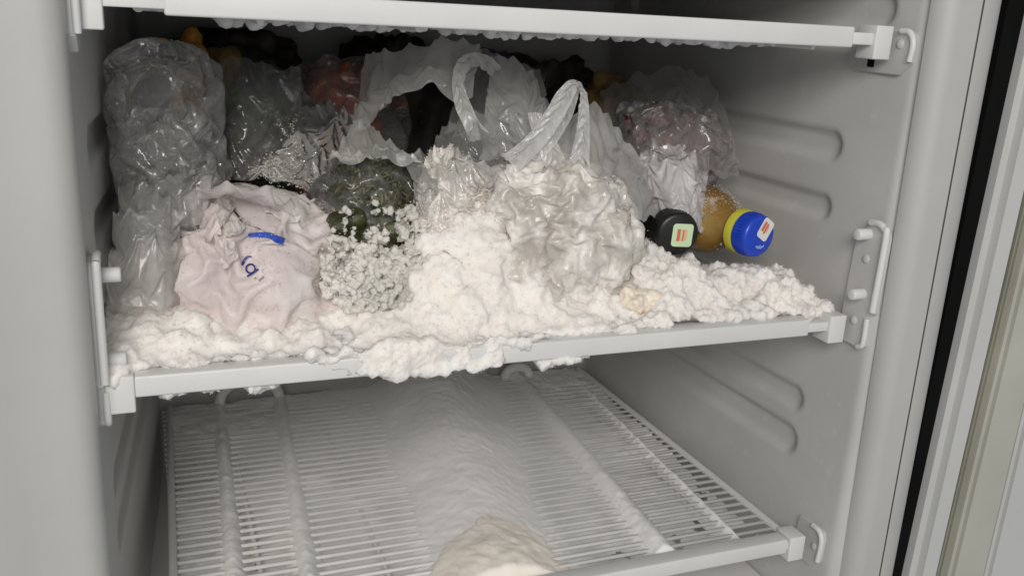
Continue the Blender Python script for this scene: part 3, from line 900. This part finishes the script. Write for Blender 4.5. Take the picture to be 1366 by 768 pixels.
# ------------------------------------------------------------------ dark packages at the back
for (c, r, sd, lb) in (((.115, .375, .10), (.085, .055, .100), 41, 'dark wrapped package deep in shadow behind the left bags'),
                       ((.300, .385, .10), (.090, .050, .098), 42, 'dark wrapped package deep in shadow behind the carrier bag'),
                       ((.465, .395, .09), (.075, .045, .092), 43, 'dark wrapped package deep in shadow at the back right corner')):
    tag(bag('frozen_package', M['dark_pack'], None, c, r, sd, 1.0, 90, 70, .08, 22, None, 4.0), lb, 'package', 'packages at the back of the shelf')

p = at(250, 62, .22)
op = bag('orange_packet', M['orange_pack'], None, (p[0], .22, .155), (.013, .02, .055), 51, .7, 80, 60, .08, 30, None, 3.2)
tag(op, 'orange food packet standing behind the clear bag at the left', 'packet')
p = at(296, 92, .25)
op = bag('brown_packet', M['brown_pack'], None, (p[0], .25, .12), (.022, .02, .070), 52, .8, 80, 60, .1, 30, None, 3.0)
tag(op, 'brown food packet between the orange packet and the dark greens', 'packet')
p = at(820, 108, .25)
op = bag('brown_packet', M['brown_pack'], None, (p[0], .25, .105), (.042, .03, .075), 53, .8, 90, 70, .12, 30, None, 2.8)
tag(op, 'yellow brown packet at the back beside the red meat bag', 'packet')
p = at(668, 62, .24)
op = bag('purple_wrapper', M['purple'], None, (p[0], .24, .17), (.020, .012, .034), 54, 1.2, 80, 60, .1, 30, None, 3.0)
tag(op, 'small dark purple wrapper poking up behind the carrier bag', 'wrapper')

# ------------------------------------------------------------------ greens at the back left
gv = pile('frozen_greens', M['green_veg'], None, core_balls((.124, .215, .125), (.036, .034, .068), 150, (.006, .013), 61, False), 61)
tag(gv, 'clump of very dark frozen greens behind the pink bag', 'frozen vegetables')
gb = tag(empty('plastic_bag', (.125, .20, .01)), 'greyish clear bag wrapped round the dark greens', 'plastic bag')
gsheet = film('film_sheet', M['film_grey'], gb, [
    [(392, 120, .22), (372, 150, .21), (330, 185, .20), (300, 215, .19)],
    [(420, 125, .21), (400, 150, .165), (372, 185, .15), (330, 225, .14)],
    [(455, 140, .19), (440, 165, .165), (415, 195, .15), (385, 240, .135)],
    [(490, 160, .20), (475, 185, .18), (450, 210, .155), (430, 250, .14)]], 80, 80, 1.10, 62, kb=.2)
film('film_sheet', M['film_clear'], gb, [
    [(268, 90, .20), (300, 75, .19), (345, 80, .19), (400, 90, .20)],
    [(270, 140, .19), (305, 130, .17), (350, 130, .17), (400, 130, .19)],
    [(275, 195, .18), (300, 190, .155), (345, 185, .16), (400, 185, .18)],
    [(285, 240, .17), (310, 235, .145), (350, 230, .15), (410, 240, .16)]], 80, 80, 1.12, 63, kb=.2)
PG = np.array([v.co[:] for v in gsheet.data.vertices])
dusting('speckled frost on the grey film above the pink bag', PG, lambda P: np.clip((.125 - P[:, 2]) / .05, 0, 1) * .7 - .1, 12000, .00015, .0008, 64, M['frost'])

# ------------------------------------------------------------------ red and orange vegetables at the back
core = core_balls((.200, .262, .125), (.046, .036, .075), 90, (.009, .017), 71, False)
rv = pile('frozen_vegetables', M['red_veg'], None, core, 71, smooth=1)
tag(rv, 'pile of red and orange frozen vegetables at the back behind the herbs', 'frozen vegetables')
rb, _, _ = crumpled_bag('plastic_bag', M['film_clear'], None, (.203, .258, .115), (.055, .042, .085), 72, 1.2, 90, 70, core, steps=26)
tag(rb, 'hazy clear bag round the red and orange vegetables', 'plastic bag')

# ------------------------------------------------------------------ clear crinkled bag at the left wall
lb = tag(empty('plastic_bag', (.045, .11, .006)), 'empty looking clear crinkled bag crammed against the left wall', 'plastic bag')
crumpled_bag('bag_body', M['film_left'], lb, (.046, .120, .108), (.034, .052, .064), 81, 1.32, 140, 100, None, suck=.00001, floor=.03, lump=.12)
crumpled_bag('bag_fold', M['film_left'], lb, (.046, .150, .165), (.036, .048, .044), 82, 1.32, 110, 80, None, suck=.00001, lump=.15, steps=36)
film('bag_tail', M['film_grey'], lb, [
    [(165, 225, .11), (185, 222, .10), (215, 222, .10), (245, 225, .11)],
    [(152, 275, .075), (178, 272, .055), (212, 272, .055), (240, 272, .075)],
    [(146, 325, .06), (172, 325, .040), (210, 325, .040), (240, 325, .06)],
    [(138, 400, .05), (165, 405, .035), (205, 405, .035), (245, 400, .06)]], 80, 80, 1.10, 83, kb=.2)

# ------------------------------------------------------------------ pink bag with blue print
pk = tag(empty('pink_bag', (.10, .11, .006)), 'pale pink knotted bag with blue print in front of the clear bag', 'plastic bag')
pc, pr = (.096, .120, .032), (.100, .094, .080)
core = core_balls(pc, np.array(pr) * .96, 80, (.020, .036), 90)
kn = at(300, 292, .056)
body, V, F = crumpled_bag('bag_body', M['film_pink'], pk, pc, pr, 91, 1.075, 190, 120, core, 2.5, .04, .00004, .00002,
                          pulls=[(kn, .010, (0, .010, -.002)), (at(282, 250, .09), .008, (0, .006, .004))], steps=46)
pink_body = body.name
from mathutils.bvhtree import BVHTree
bvh = BVHTree.FromPolygons([tuple(v) for v in V], [tuple(f) for f in F.tolist()])
def on_bag(u, v, lift=.0018):
    d = RT @ np.array([(u - 683.) / FPX, (v - 384.) / FPX, 1.0]); d /= np.linalg.norm(d)
    h = bvh.ray_cast(Vector(CAM), Vector(d))
    if h[0] is None: return np.array(at(u, v, .05))
    return np.array(h[0]) - d * lift
def depth_at(u, v): return on_bag(u, v, 0)[1]
def stroke(name, mat, parent, pts, width, n=24):
    """a printed stroke lying on the bag: centre line in view positions and widths"""
    C = spline(np.array(pts, float), n); W = np.interp(np.linspace(0, 1, n), np.linspace(0, 1, len(width)), width)
    T = np.gradient(C, axis=0); T /= np.linalg.norm(T, axis=1)[:, None]; Nn = np.stack([-T[:, 1], T[:, 0]], -1)
    k = 5; Vv = []
    for i in range(n):
        for s in np.linspace(-.5, .5, k): Vv.append(on_bag(*(C[i] + Nn[i] * W[i] * s)))
    return link(name, mesh(name, Vv, grid_faces(n, k)), mat, parent)
M['blue_print'] = plastic('blue_print', (.04, .10, .52), .4, .1, bstr=0)
M['navy_print'] = plastic('navy_print', (.035, .04, .22), .4, .1, bstr=0)
M['faint_print'] = plastic('faint_print', (.30, .29, .32), .5, .1, bstr=0)
stroke('print_swoosh', M['blue_print'], pk, [(331, 314), (345, 313), (360, 314), (370, 319), (379, 322)], [4, 6.5, 8, 9.5, 10])
stroke('print_swoosh', M['navy_print'], pk, [(315, 302.5), (320, 303.5), (325, 308)], [2, 3, 1.2], 12)
t = np.linspace(0, 2 * math.pi, 28)
stroke('print_letter', M['navy_print'], pk, [(334.3 + 6.0 * math.cos(a), 358.2 + 5.9 * math.sin(a)) for a in t], [2.4, 2.4], 60)
stroke('print_letter', M['navy_print'], pk, [(344.8, 358.6), (338, 363.5), (329.5, 368.5)], [2.4, 2.6, 2.4], 14)
stroke('print_letter', M['navy_print'], pk, [(335.5, 342), (330, 342.5), (326, 347), (322.8, 353.5)], [2.2, 2.8, 3.6, 3.0], 16)
stroke('print_letter', M['faint_print'], pk, [(339, 371.5), (342, 370)], [2, 2], 6)
stroke('print_letter', M['faint_print'], pk, [(345, 374), (349, 371), (352, 368)], [2.4, 2, 1.6], 10)
# knot ends: flaps of film standing off the bag
kt = empty('knot', tuple(kn), pk); kt.matrix_parent_inverse = Matrix.Translation(-Vector((.10, .11, .006))); bpy.context.view_layer.update()
def flap(mat, net, seed, ex=1.08):
    """flap net (u, v, lift): lift is how far it stands off the bag, towards the room"""
    C = [[(u, v, depth_at(u, v) - l) for (u, v, l) in row] for row in net]
    film('knot_end', mat, kt, C, 34, 34, ex, seed, 4, (0, 0, -.00001), 8)
flap(M['film_cream'], [[(291, 262, .006), (303, 263, .010), (314, 275, .006)], [(288, 283, .010), (299, 283, .016), (308, 284, .009)], [(285, 301, .004), (294, 303, .007), (300, 297, .004)]], 92)
flap(M['film_pink'], [[(262, 255, .003), (275, 262, .008), (292, 272, .006)], [(266, 285, .004), (279, 285, .012), (291, 292, .010)], [(272, 322, .003), (282, 315, .008), (296, 312, .005)]], 93)
flap(M['film_cream'], [[(303, 283, .004), (318, 290, .008), (331, 292, .003)], [(298, 300, .008), (313, 304, .013), (328, 300, .006)], [(300, 316, .005), (312, 312, .007), (322, 308, .004)]], 94)
flap(M['film_pink'], [[(285, 312, .006), (298, 318, .010), (312, 322, .005)], [(292, 335, .006), (302, 334, .012), (315, 332, .006)], [(300, 366, .003), (306, 352, .006), (318, 344, .003)]], 95)
C_ = [[(262, 248, .004), (310, 240, .006), (360, 248, .006), (410, 270, .003)], [(268, 257, .009), (312, 252, .014), (362, 264, .012), (405, 283, .005)], [(285, 262, .003), (320, 263, .006), (355, 279, .006), (392, 293, .003)]]
film('top_fold', M['film_pink'], pk, [[(u, v, depth_at(u, v) - l) for (u, v, l) in row] for row in C_], 60, 40, 1.06, 96, 5)

# ------------------------------------------------------------------ herbs in a knotted bag
hc = np.array((.198, .128, .072)); hr = np.array((.044, .047, .060))
hb = tag(empty('frozen_herbs', tuple(hc - [0, 0, .06])), 'dark olive frozen herbs showing through the bag beside the pink bag', 'frozen herbs')
hcore = core_balls(hc, hr * .92, 170, (.005, .012), 101)
pile('herb_clump', M['herb'], hb, hcore, 101, .002)
g = np.random.default_rng(102)
LV, LF = [], []
for i in range(800):
    d = g.normal(size=3); d[1] = -abs(d[1]); d /= np.linalg.norm(d)
    p = hc + d * hr * g.uniform(.9, 1.08)
    t1 = np.cross(d, g.normal(size=3)); t1 /= np.linalg.norm(t1); t2 = np.cross(d, t1)
    L, W = g.uniform(.004, .013), g.uniform(.0008, .0028)
    b = len(LV)
    LV += [p - t1 * L / 2, p + t2 * W / 2 + d * .001, p + t1 * L / 2 + d * g.uniform(-.002, .003), p - t2 * W / 2 + d * .0012]
    LF.append((b, b + 1, b + 2, b + 3))
lf = link('herb_leaf_mass', mesh('herb_leaf_mass', LV, LF), M['leaf'], hb); lf['kind'] = 'stuff'
hbag = tag(empty('plastic_bag', (.205, .13, .006)), 'thin knotted clear bag over the olive herbs', 'plastic bag')
crumpled_bag('bag_body', M['film_clear'], hbag, hc, hr * 1.06, 103, 1.2, 120, 90, (hcore[0], hcore[1] + .001), 2.2, steps=36)
film('bag_neck', M['film_grey'], hbag, [
    [(472, 160, .13), (484, 158, .125), (498, 168, .13)],
    [(460, 178, .110), (486, 180, .105), (520, 184, .11)],
    [(445, 198, .10), (488, 196, .092), (545, 200, .095)],
    [(430, 212, .092), (490, 206, .084), (562, 215, .088)]], 70, 70, 1.10, 104, kb=.2)
film('bag_skirt', M['film_grey'], hbag, [
    [(520, 192, .13), (545, 195, .125), (570, 200, .125), (605, 210, .13)],
    [(545, 225, .085), (560, 222, .077), (580, 227, .077), (608, 235, .08)],
    [(555, 262, .078), (568, 258, .070), (585, 260, .070), (608, 265, .07)],
    [(560, 300, .07), (572, 297, .064), (588, 297, .064), (608, 300, .065)]], 70, 70, 1.08, 105, kb=.2)
# popcorn frost below the herbs
g = np.random.default_rng(106)
n = 4200
uu = g.uniform(428, 596, n); vv = 255 + 160 * g.uniform(0, 1, n) ** .85
yy = .080 - (vv - 255) / 160 * .042 + g.normal(size=n) * .0040
q = np.array([at(u, v, y) for u, v, y in zip(uu, vv, yy)])
k = (fbm(q, 75, 2, 2.) + (vv - 338) / 50 > g.uniform(-1.0, .6, n)) & (((uu - 508) / 84) ** 2 + ((vv - 345) / 80) ** 2 + .35 * fbm(q, 60, 2, 7.) < 1)
q = q[k]; rad = .0009 + .0022 * g.uniform(0, 1, len(q)) ** 2.4
V, F = balls(q, rad, 2)
fr = fuse('frost', V, F, M['frost_herb'], .0009, 1, ((150, .0016), (420, .0010)), grains=(12000, .00018, .0006, .001))
tag(fr, 'popcorn like frost crystals clustered below the olive herbs', 'frost', kind='stuff')
n = 90
q = np.array([at(u, v, y) for u, v, y in zip(g.uniform(440, 560, n), g.uniform(290, 395, n), g.uniform(.080, .095, n))])
V, F = balls(q, g.uniform(.006, .012, n))
o = fuse('bag_bottom', V, F, M['herb'], .002, 2, ((80, .002),), hb)

# ------------------------------------------------------------------ open carrier bag in the middle
cb = tag(empty('carrier_bag', (.28, .12, .006)), 'open translucent carrier bag with gaping mouth in the middle', 'carrier bag')
film('mouth_panel', M['film_milk'], cb, [
    [(488, 72, .20), (520, 62, .17), (560, 54, .15), (600, 45, .14), (640, 58, .14)],
    [(480, 110, .19), (512, 90, .16), (555, 78, .13), (598, 72, .12), (640, 80, .13)],
    [(470, 150, .17), (505, 112, .15), (550, 98, .12), (596, 95, .11), (630, 108, .12)],
    [(455, 195, .15), (500, 150, .14), (540, 110, .115), (592, 114, .10), (622, 140, .11)]], 70, 80, 1.035, 111, 10, kb=.35)
film('mouth_back', M['film_grey'], cb, [
    [(620, 68, .22), (645, 64, .22), (675, 76, .22), (720, 92, .20)],
    [(612, 105, .21), (640, 100, .20), (680, 108, .19), (730, 132, .17)],
    [(605, 140, .19), (635, 135, .17), (680, 145, .16), (735, 165, .14)],
    [(590, 175, .17), (625, 172, .14), (680, 180, .13), (740, 200, .12)]], 60, 60, 1.06, 112, kb=.3)
film('handle', M['film_handle'], cb, [
    [(700, 128, .160), (684, 138, .160)], [(678, 94, .150), (664, 106, .15)], [(655, 72, .135), (647, 90, .135)], [(630, 65, .118), (632, 84, .118)], [(609, 78, .106), (622, 94, .106)],
    [(602, 108, .100), (620, 112, .100)], [(607, 138, .097), (628, 132, .097)], [(618, 162, .094), (642, 158, .094)], [(628, 188, .090), (664, 182, .090)]], 100, 20, 1.12, 113, rows=8, kb=.12, jit=.0004, steps=24, aniso=(.06, 1))
film('side_panel', M['film_milk'], cb, [
    [(655, 75, .155), (675, 72, .15), (700, 82, .145), (712, 95, .15)],
    [(650, 120, .13), (680, 115, .12), (705, 120, .115), (726, 130, .125)],
    [(645, 165, .115), (680, 160, .10), (710, 165, .10), (742, 170, .11)],
    [(640, 215, .10), (680, 205, .085), (712, 210, .085), (750, 215, .095)]], 70, 60, 1.07, 114, kb=.25)
film('crinkled_front', M['film_left'], cb, [
    [(590, 168, .115), (620, 150, .105), (660, 145, .105), (700, 150, .105)],
    [(575, 195, .105), (610, 178, .085), (655, 172, .085), (700, 180, .09)],
    [(570, 225, .095), (610, 212, .075), (655, 208, .075), (700, 215, .08)],
    [(565, 265, .085), (610, 255, .066), (655, 250, .066), (705, 255, .07)]], 90, 90, 1.12, 115, 16, kb=.2)
front_film = film('front_panel', M['film_body'], cb, [
    [(572, 200, .100), (590, 186, .085), (615, 200, .082), (650, 215, .082), (700, 220, .085)],
    [(560, 235, .085), (590, 230, .072), (625, 232, .070), (660, 240, .070), (705, 245, .072)],
    [(555, 275, .075), (590, 272, .062), (630, 272, .060), (665, 278, .060), (705, 285, .064)],
    [(550, 340, .060), (590, 338, .050), (630, 336, .048), (665, 340, .048), (705, 345, .052)]], 90, 100, 1.10, 116, 16).name

# ------------------------------------------------------------------ carrier bag of cream coloured food at the right
rc = tag(empty('carrier_bag', (.335, .085, .006)), 'frosted carrier bag with looped handles full of cream coloured food', 'carrier bag')
fc, fr_ = (.340, .086, .064), (.084, .066, .078)
core = core_balls(fc, np.array(fr_) * .90, 60, (.014, .026), 126)
cream_body = crumpled_bag('bag_body', M['film_body'], rc, fc, fr_, 121, 1.13, 190, 130, (core[0], core[1] + .0015), 2.5, .06, .00003, .00003, ymin=.006, kb=.04)[0].name
cf = pile('cream_food', M['cream_food'], None, core, 126, .003, ((60, .002), (200, .0008)))
tag(cf, 'cream coloured frozen food inside the carrier bag with looped handles', 'frozen food')
film('shoulder', M['film_milk'], rc, [
    [(690, 185, .10), (740, 160, .10), (788, 135, .11), (812, 150, .13)],
    [(690, 215, .085), (742, 200, .075), (795, 185, .085), (845, 200, .12)],
    [(695, 245, .075), (745, 240, .06), (805, 230, .064), (868, 240, .10)],
    [(700, 285, .055), (745, 280, .042), (810, 275, .045), (882, 290, .085)]], 80, 80, 1.10, 122, 12, kb=.2)
film('handle', M['film_handle'], rc, [
    [(668, 205, .070), (688, 226, .070)], [(700, 178, .064), (718, 198, .064)], [(726, 146, .058), (744, 164, .058)], [(745, 114, .054), (762, 132, .054)],
    [(764, 100, .052), (770, 118, .052)], [(780, 112, .056), (772, 124, .058)], [(785, 140, .060), (771, 142, .062)], [(786, 175, .064), (768, 172, .064)], [(786, 225, .062), (758, 220, .062)]], 140, 20, 1.12, 123, rows=8, kb=.12, jit=.0004, steps=24, aniso=(.06, 1))
film('handle', M['film_handle'], rc, [
    [(772, 120, .060), (762, 118, .060)], [(765, 145, .068), (752, 138, .068)], [(752, 172, .072), (738, 162, .072)], [(735, 196, .072), (720, 186, .072)], [(716, 215, .070), (700, 206, .070)]], 80, 16, 1.12, 124, rows=8, kb=.12, jit=.0004, steps=24, aniso=(.06, 1))
film('handle', M['film_handle'], rc, [
    [(704, 150, .085), (722, 150, .085)], [(712, 175, .078), (735, 170, .078)], [(722, 200, .072), (750, 198, .072)], [(728, 225, .068), (760, 226, .068)]], 60, 24, 1.12, 125, rows=8, kb=.12, jit=.0004, steps=24, aniso=(.06, 1))
af = pile('amber_food', M['amber_food'], None, core_balls(at(852, 402, .028), (.020, .014, .014), 40, (.004, .008), 127, False), 127, .0016)
tag(af, 'amber frozen scraps at the bottom right of the cream food bag', 'frozen food')

# frost dusted over the lower parts of the bags
PB = np.array([v.co[:] for v in bpy.data.objects[cream_body].data.vertices]); PB = PB[PB[:, 1] < .075]
dusting('powdery frost clinging to the front of the cream food bag', PB, lambda P: np.clip((.085 - P[:, 2]) / .10, 0, 1) * .55 + np.clip((.30 - P[:, 0]) / .05, 0, .5), 34000, .00018, .0007, 161, M['frost'])
PP = np.array([v.co[:] for v in bpy.data.objects[pink_body].data.vertices]); PP = PP[PP[:, 1] < .10]
dusting('powdery frost settled on the lower half of the pink bag', PP, lambda P: np.clip((.050 - P[:, 2]) / .05, 0, 1) * .7 + np.clip((P[:, 0] - .135) / .03, 0, .5), 24000, .00018, .0006, 162, M['frost'])
PF = np.array([v.co[:] for v in bpy.data.objects[front_film].data.vertices])
dusting('powdery frost clinging to the front of the open carrier bag', PF, lambda P: np.clip((.115 - P[:, 2]) / .06, 0, 1) * .75, 34000, .00018, .0007, 163, M['frost'])

# ------------------------------------------------------------------ meat bag at the right
core = core_balls((.492, .170, .125), (.056, .046, .050), 70, (.012, .022), 131, False)
mt = pile('frozen_meat', M['meat'], None, core, 131, .0026)
tag(mt, 'dark red frozen meat in the bag above the bottles', 'frozen meat')
mb = tag(empty('plastic_bag', (.49, .165, .08)), 'glossy clear bag stretched round the red meat above the bottles', 'plastic bag')
crumpled_bag('bag_body', M['film_meat'], mb, (.490, .165, .128), (.062, .055, .056), 132, 1.22, 130, 90, (core[0], core[1] + .001), 2.2, floor=.07)
film('bag_top', M['film_clear'], mb, [
    [(800, 120, .22), (850, 95, .22), (905, 88, .21), (945, 100, .21)],
    [(815, 160, .18), (860, 135, .17), (915, 125, .16), (965, 145, .17)],
    [(830, 200, .14), (870, 180, .12), (920, 172, .115), (978, 190, .13)],
    [(850, 240, .13), (885, 225, .105), (925, 222, .10), (984, 235, .11)]], 80, 80, 1.10, 133, kb=.2)
lf = tag(empty('plastic_bag', (.45, .12, .05)), 'opaque lilac white bag end hanging over the black bottle', 'plastic bag')
film('bag_end', M['film_lilac'], lf, [
    [(850, 195, .13), (885, 190, .12), (915, 195, .115), (945, 205, .12)],
    [(858, 235, .11), (890, 228, .09), (920, 228, .088), (942, 240, .10)],
    [(866, 268, .10), (895, 262, .078), (922, 262, .076), (938, 272, .09)],
    [(872, 290, .095), (898, 280, .07), (922, 296, .068), (934, 308, .085)]], 70, 70, 1.12, 141)

# ------------------------------------------------------------------ bottles
def lathe_y(prof, n=64):
    """profile (radius, y) turned about a line along y through the origin"""
    P = np.array(prof, float); a = np.linspace(0, 2 * np.pi, n, endpoint=False)
    V = np.stack([P[:, 0][None] * np.cos(a)[:, None], np.broadcast_to(P[:, 1], (n, len(P))), P[:, 0][None] * np.sin(a)[:, None]], -1)
    return V.reshape(-1, 3), grid_faces(n, len(P), True)
M['blue_cap'] = plastic('blue_cap', (.012, .055, .50), .32, .08, spec=.5)
M['yellow_ring'] = plastic('yellow_ring', (.55, .52, .05), .4, .08)
M['black_cap'] = plastic('black_cap', (.012, .012, .011), .35, .15)
M['sticker'] = plastic('sticker', (.72, .71, .66), .5, .05)
M['sticker_green'] = plastic('sticker_green', (.52, .66, .42), .5, .12)
M['red_print'] = plastic('red_print', (.60, .13, .08), .5, .1, bstr=0)
M['orange_print'] = plastic('orange_print', (.72, .40, .26), .5, .1, bstr=0)
M['pale_print'] = plastic('pale_print', (.35, .45, .75), .5, .1, bstr=0)
M['amber_body'] = food_mat('amber_body', [(.35, (.17, .085, .015)), (.55, (.27, .16, .04)), (.75, (.36, .25, .09))], 26, .18, .30, .12)

def bottle(name, label, c, cap_r, cap_len, body_r, cap_mat, body_mat, ring=None, aim=(0, 1, 0)):
    b = tag(empty(name, (c[0], c[1], c[2] - body_r)), label, 'bottle', 'bottles lying on the frost')
    rot = Vector((0, 1, 0)).rotation_difference(Vector(aim)).to_matrix()
    def put(nm, V, F, mat, parent=b):
        V = (np.array(rot) @ V.T).T + np.array(c)
        o = link(nm, mesh(nm, V, F), mat, parent); o.data.set_sharp_from_angle(angle=math.radians(45)); return o
    R = cap_r
    cap = put('cap', *lathe_y([(.0005, 0), (R * .80, 0), (R * .93, .0008), (R * .985, .0025), (R, .005), (R, cap_len), (R * .9, cap_len + .0005)]), cap_mat)
    # grip ridges round the cap
    RV, RF = [], []
    for k in range(44):
        a = 2 * math.pi * k / 44
        d = np.array([math.cos(a), 0, math.sin(a)]); t = np.array([-math.sin(a), 0, math.cos(a)])
        o = len(RV)
        for y in (.006, cap_len - .001):
            RV += [d * (R - .0004) - t * .0007 + [0, y, 0], d * (R + .0006) + [0, y, 0], d * (R - .0004) + t * .0007 + [0, y, 0]]
        RF += [(o, o + 1, o + 4, o + 3), (o + 1, o + 2, o + 5, o + 4)]
    put('grip_ridges', np.array(RV), np.array(RF), cap_mat, cap)
    y = cap_len
    if ring is not None:
        put('ring', *lathe_y([(R * .9, y + .0008), (R * 1.03, y + .0012), (R * 1.06, y + .003), (R * 1.06, y + .008), (R * .95, y + .009)]), ring)
        y += .009
    put('bottle_body', *lathe_y([(R * .86, y), (R * .88, y + .006), (R * 1.05, y + .014), (R * 1.2, y + .018), (body_r * .84, y + .024), (body_r * .92, y + .03), (body_r * .955, y + .035), (body_r * .98, y + .04), (body_r, y + .05), (body_r, y + .06), (body_r, y + .075), (body_r, y + .14), (body_r * .9, y + .155), (.001, y + .157)]), body_mat)
    return b, put, cap

def rounded(w, h, r, n=6):
    pts = []
    for cx, cz, a0 in ((w / 2 - r, h / 2 - r, 0), (-w / 2 + r, h / 2 - r, 90), (-w / 2 + r, -h / 2 + r, 180), (w / 2 - r, -h / 2 + r, 270)):
        for a in np.linspace(a0, a0 + 90, n): pts.append((cx + r * math.cos(math.radians(a)), cz + r * math.sin(math.radians(a))))
    return np.array(pts)
def flat(pts, y, rotdeg, off):
    a = math.radians(rotdeg); p = np.array(pts)
    x = p[:, 0] * math.cos(a) - p[:, 1] * math.sin(a) + off[0]; z = p[:, 0] * math.sin(a) + p[:, 1] * math.cos(a) + off[1]
    return np.stack([x, np.full(len(p), y), z], -1), [tuple(range(len(p)))]
def rect(x0, x1, z0, z1): return [(x0, z0), (x1, z0), (x1, z1), (x0, z1)]

p = at(1014, 316, .045)
g_amber = lambda P: (P[:, 1] < .15)
b, put, cap = bottle('bottle', 'amber bottle with blue cap, yellow ring and small white sticker by the wall', p, .0188, .016, .031, M['blue_cap'], M['amber_body'], M['yellow_ring'], (-.22, 1, .02))
st = put('sticker', *flat(rounded(.0150, .0185, .003), -.0004, -32, (.0052, .0062)), M['sticker'], cap)
a, o_ = -32, np.array((.0052, .0062))
for (x0, x1, z0, z1, m_) in ((-.0046, -.0022, -.003, .0058, 'red_print'), (-.0012, .0008, -.004, .0052, 'red_print'), (.0014, .0026, -.002, .0045, 'orange_print'), (-.0056, -.0049, -.0035, .004, 'orange_print')):
    ra = math.radians(a)
    put('print_bar', *flat(rect(x0, x1, z0, z1), -.0008, a, o_), M[m_], cap)
for k in range(5):
    put('print_mark', *flat(rect(-.0006, .0008, -.001 - .0004 * (k % 2), .001 + .0006 * (k % 3)), -.0004, 20 - 14 * k, (-.0035 + .0021 * k, -.0085 - .0009 * k + .0002 * k * k)), M['pale_print'], cap)
bottle_bodies = [o for o in b.children if o.name.startswith('bottle_body')]
p = at(905, 313, .060)
b, put, cap = bottle('bottle', 'black capped bottle with pale green sticker under the lilac bag', p, .0190, .020, .030, M['black_cap'], M['black_cap'], None, (.16, 1, .03))
put('sticker', *flat(rounded(.0185, .0200, .003), -.0004, -2, (.0035, -.0005)), M['sticker_green'], cap)
for (x0, x1, z0, z1, m_) in ((-.0050, -.0022, -.0050, .0055, 'red_print'), (-.0016, -.0008, -.0050, .0055, 'orange_print'), (.0000, .0014, -.0048, .0052, 'red_print'), (.0020, .0042, -.0040, .0050, 'orange_print')):
    put('print_bar', *flat(rect(x0 + .002, x1 + .002, z0, z1), -.0008, -2, (.0015, -.0005)), M[m_], cap)
# crust of frost on the amber bottle
PQ = np.concatenate([np.array([v.co[:] for v in o.data.vertices]) for o in bottle_bodies]); PQ = PQ[g_amber(PQ)]
dusting('crusted frost flecks on the shoulder of the amber bottle', PQ, lambda P: .1 + np.clip((P[:, 2] - .062) / .03, 0, 1) * .6, 4000, .00015, .0006, 151, M['frost'])
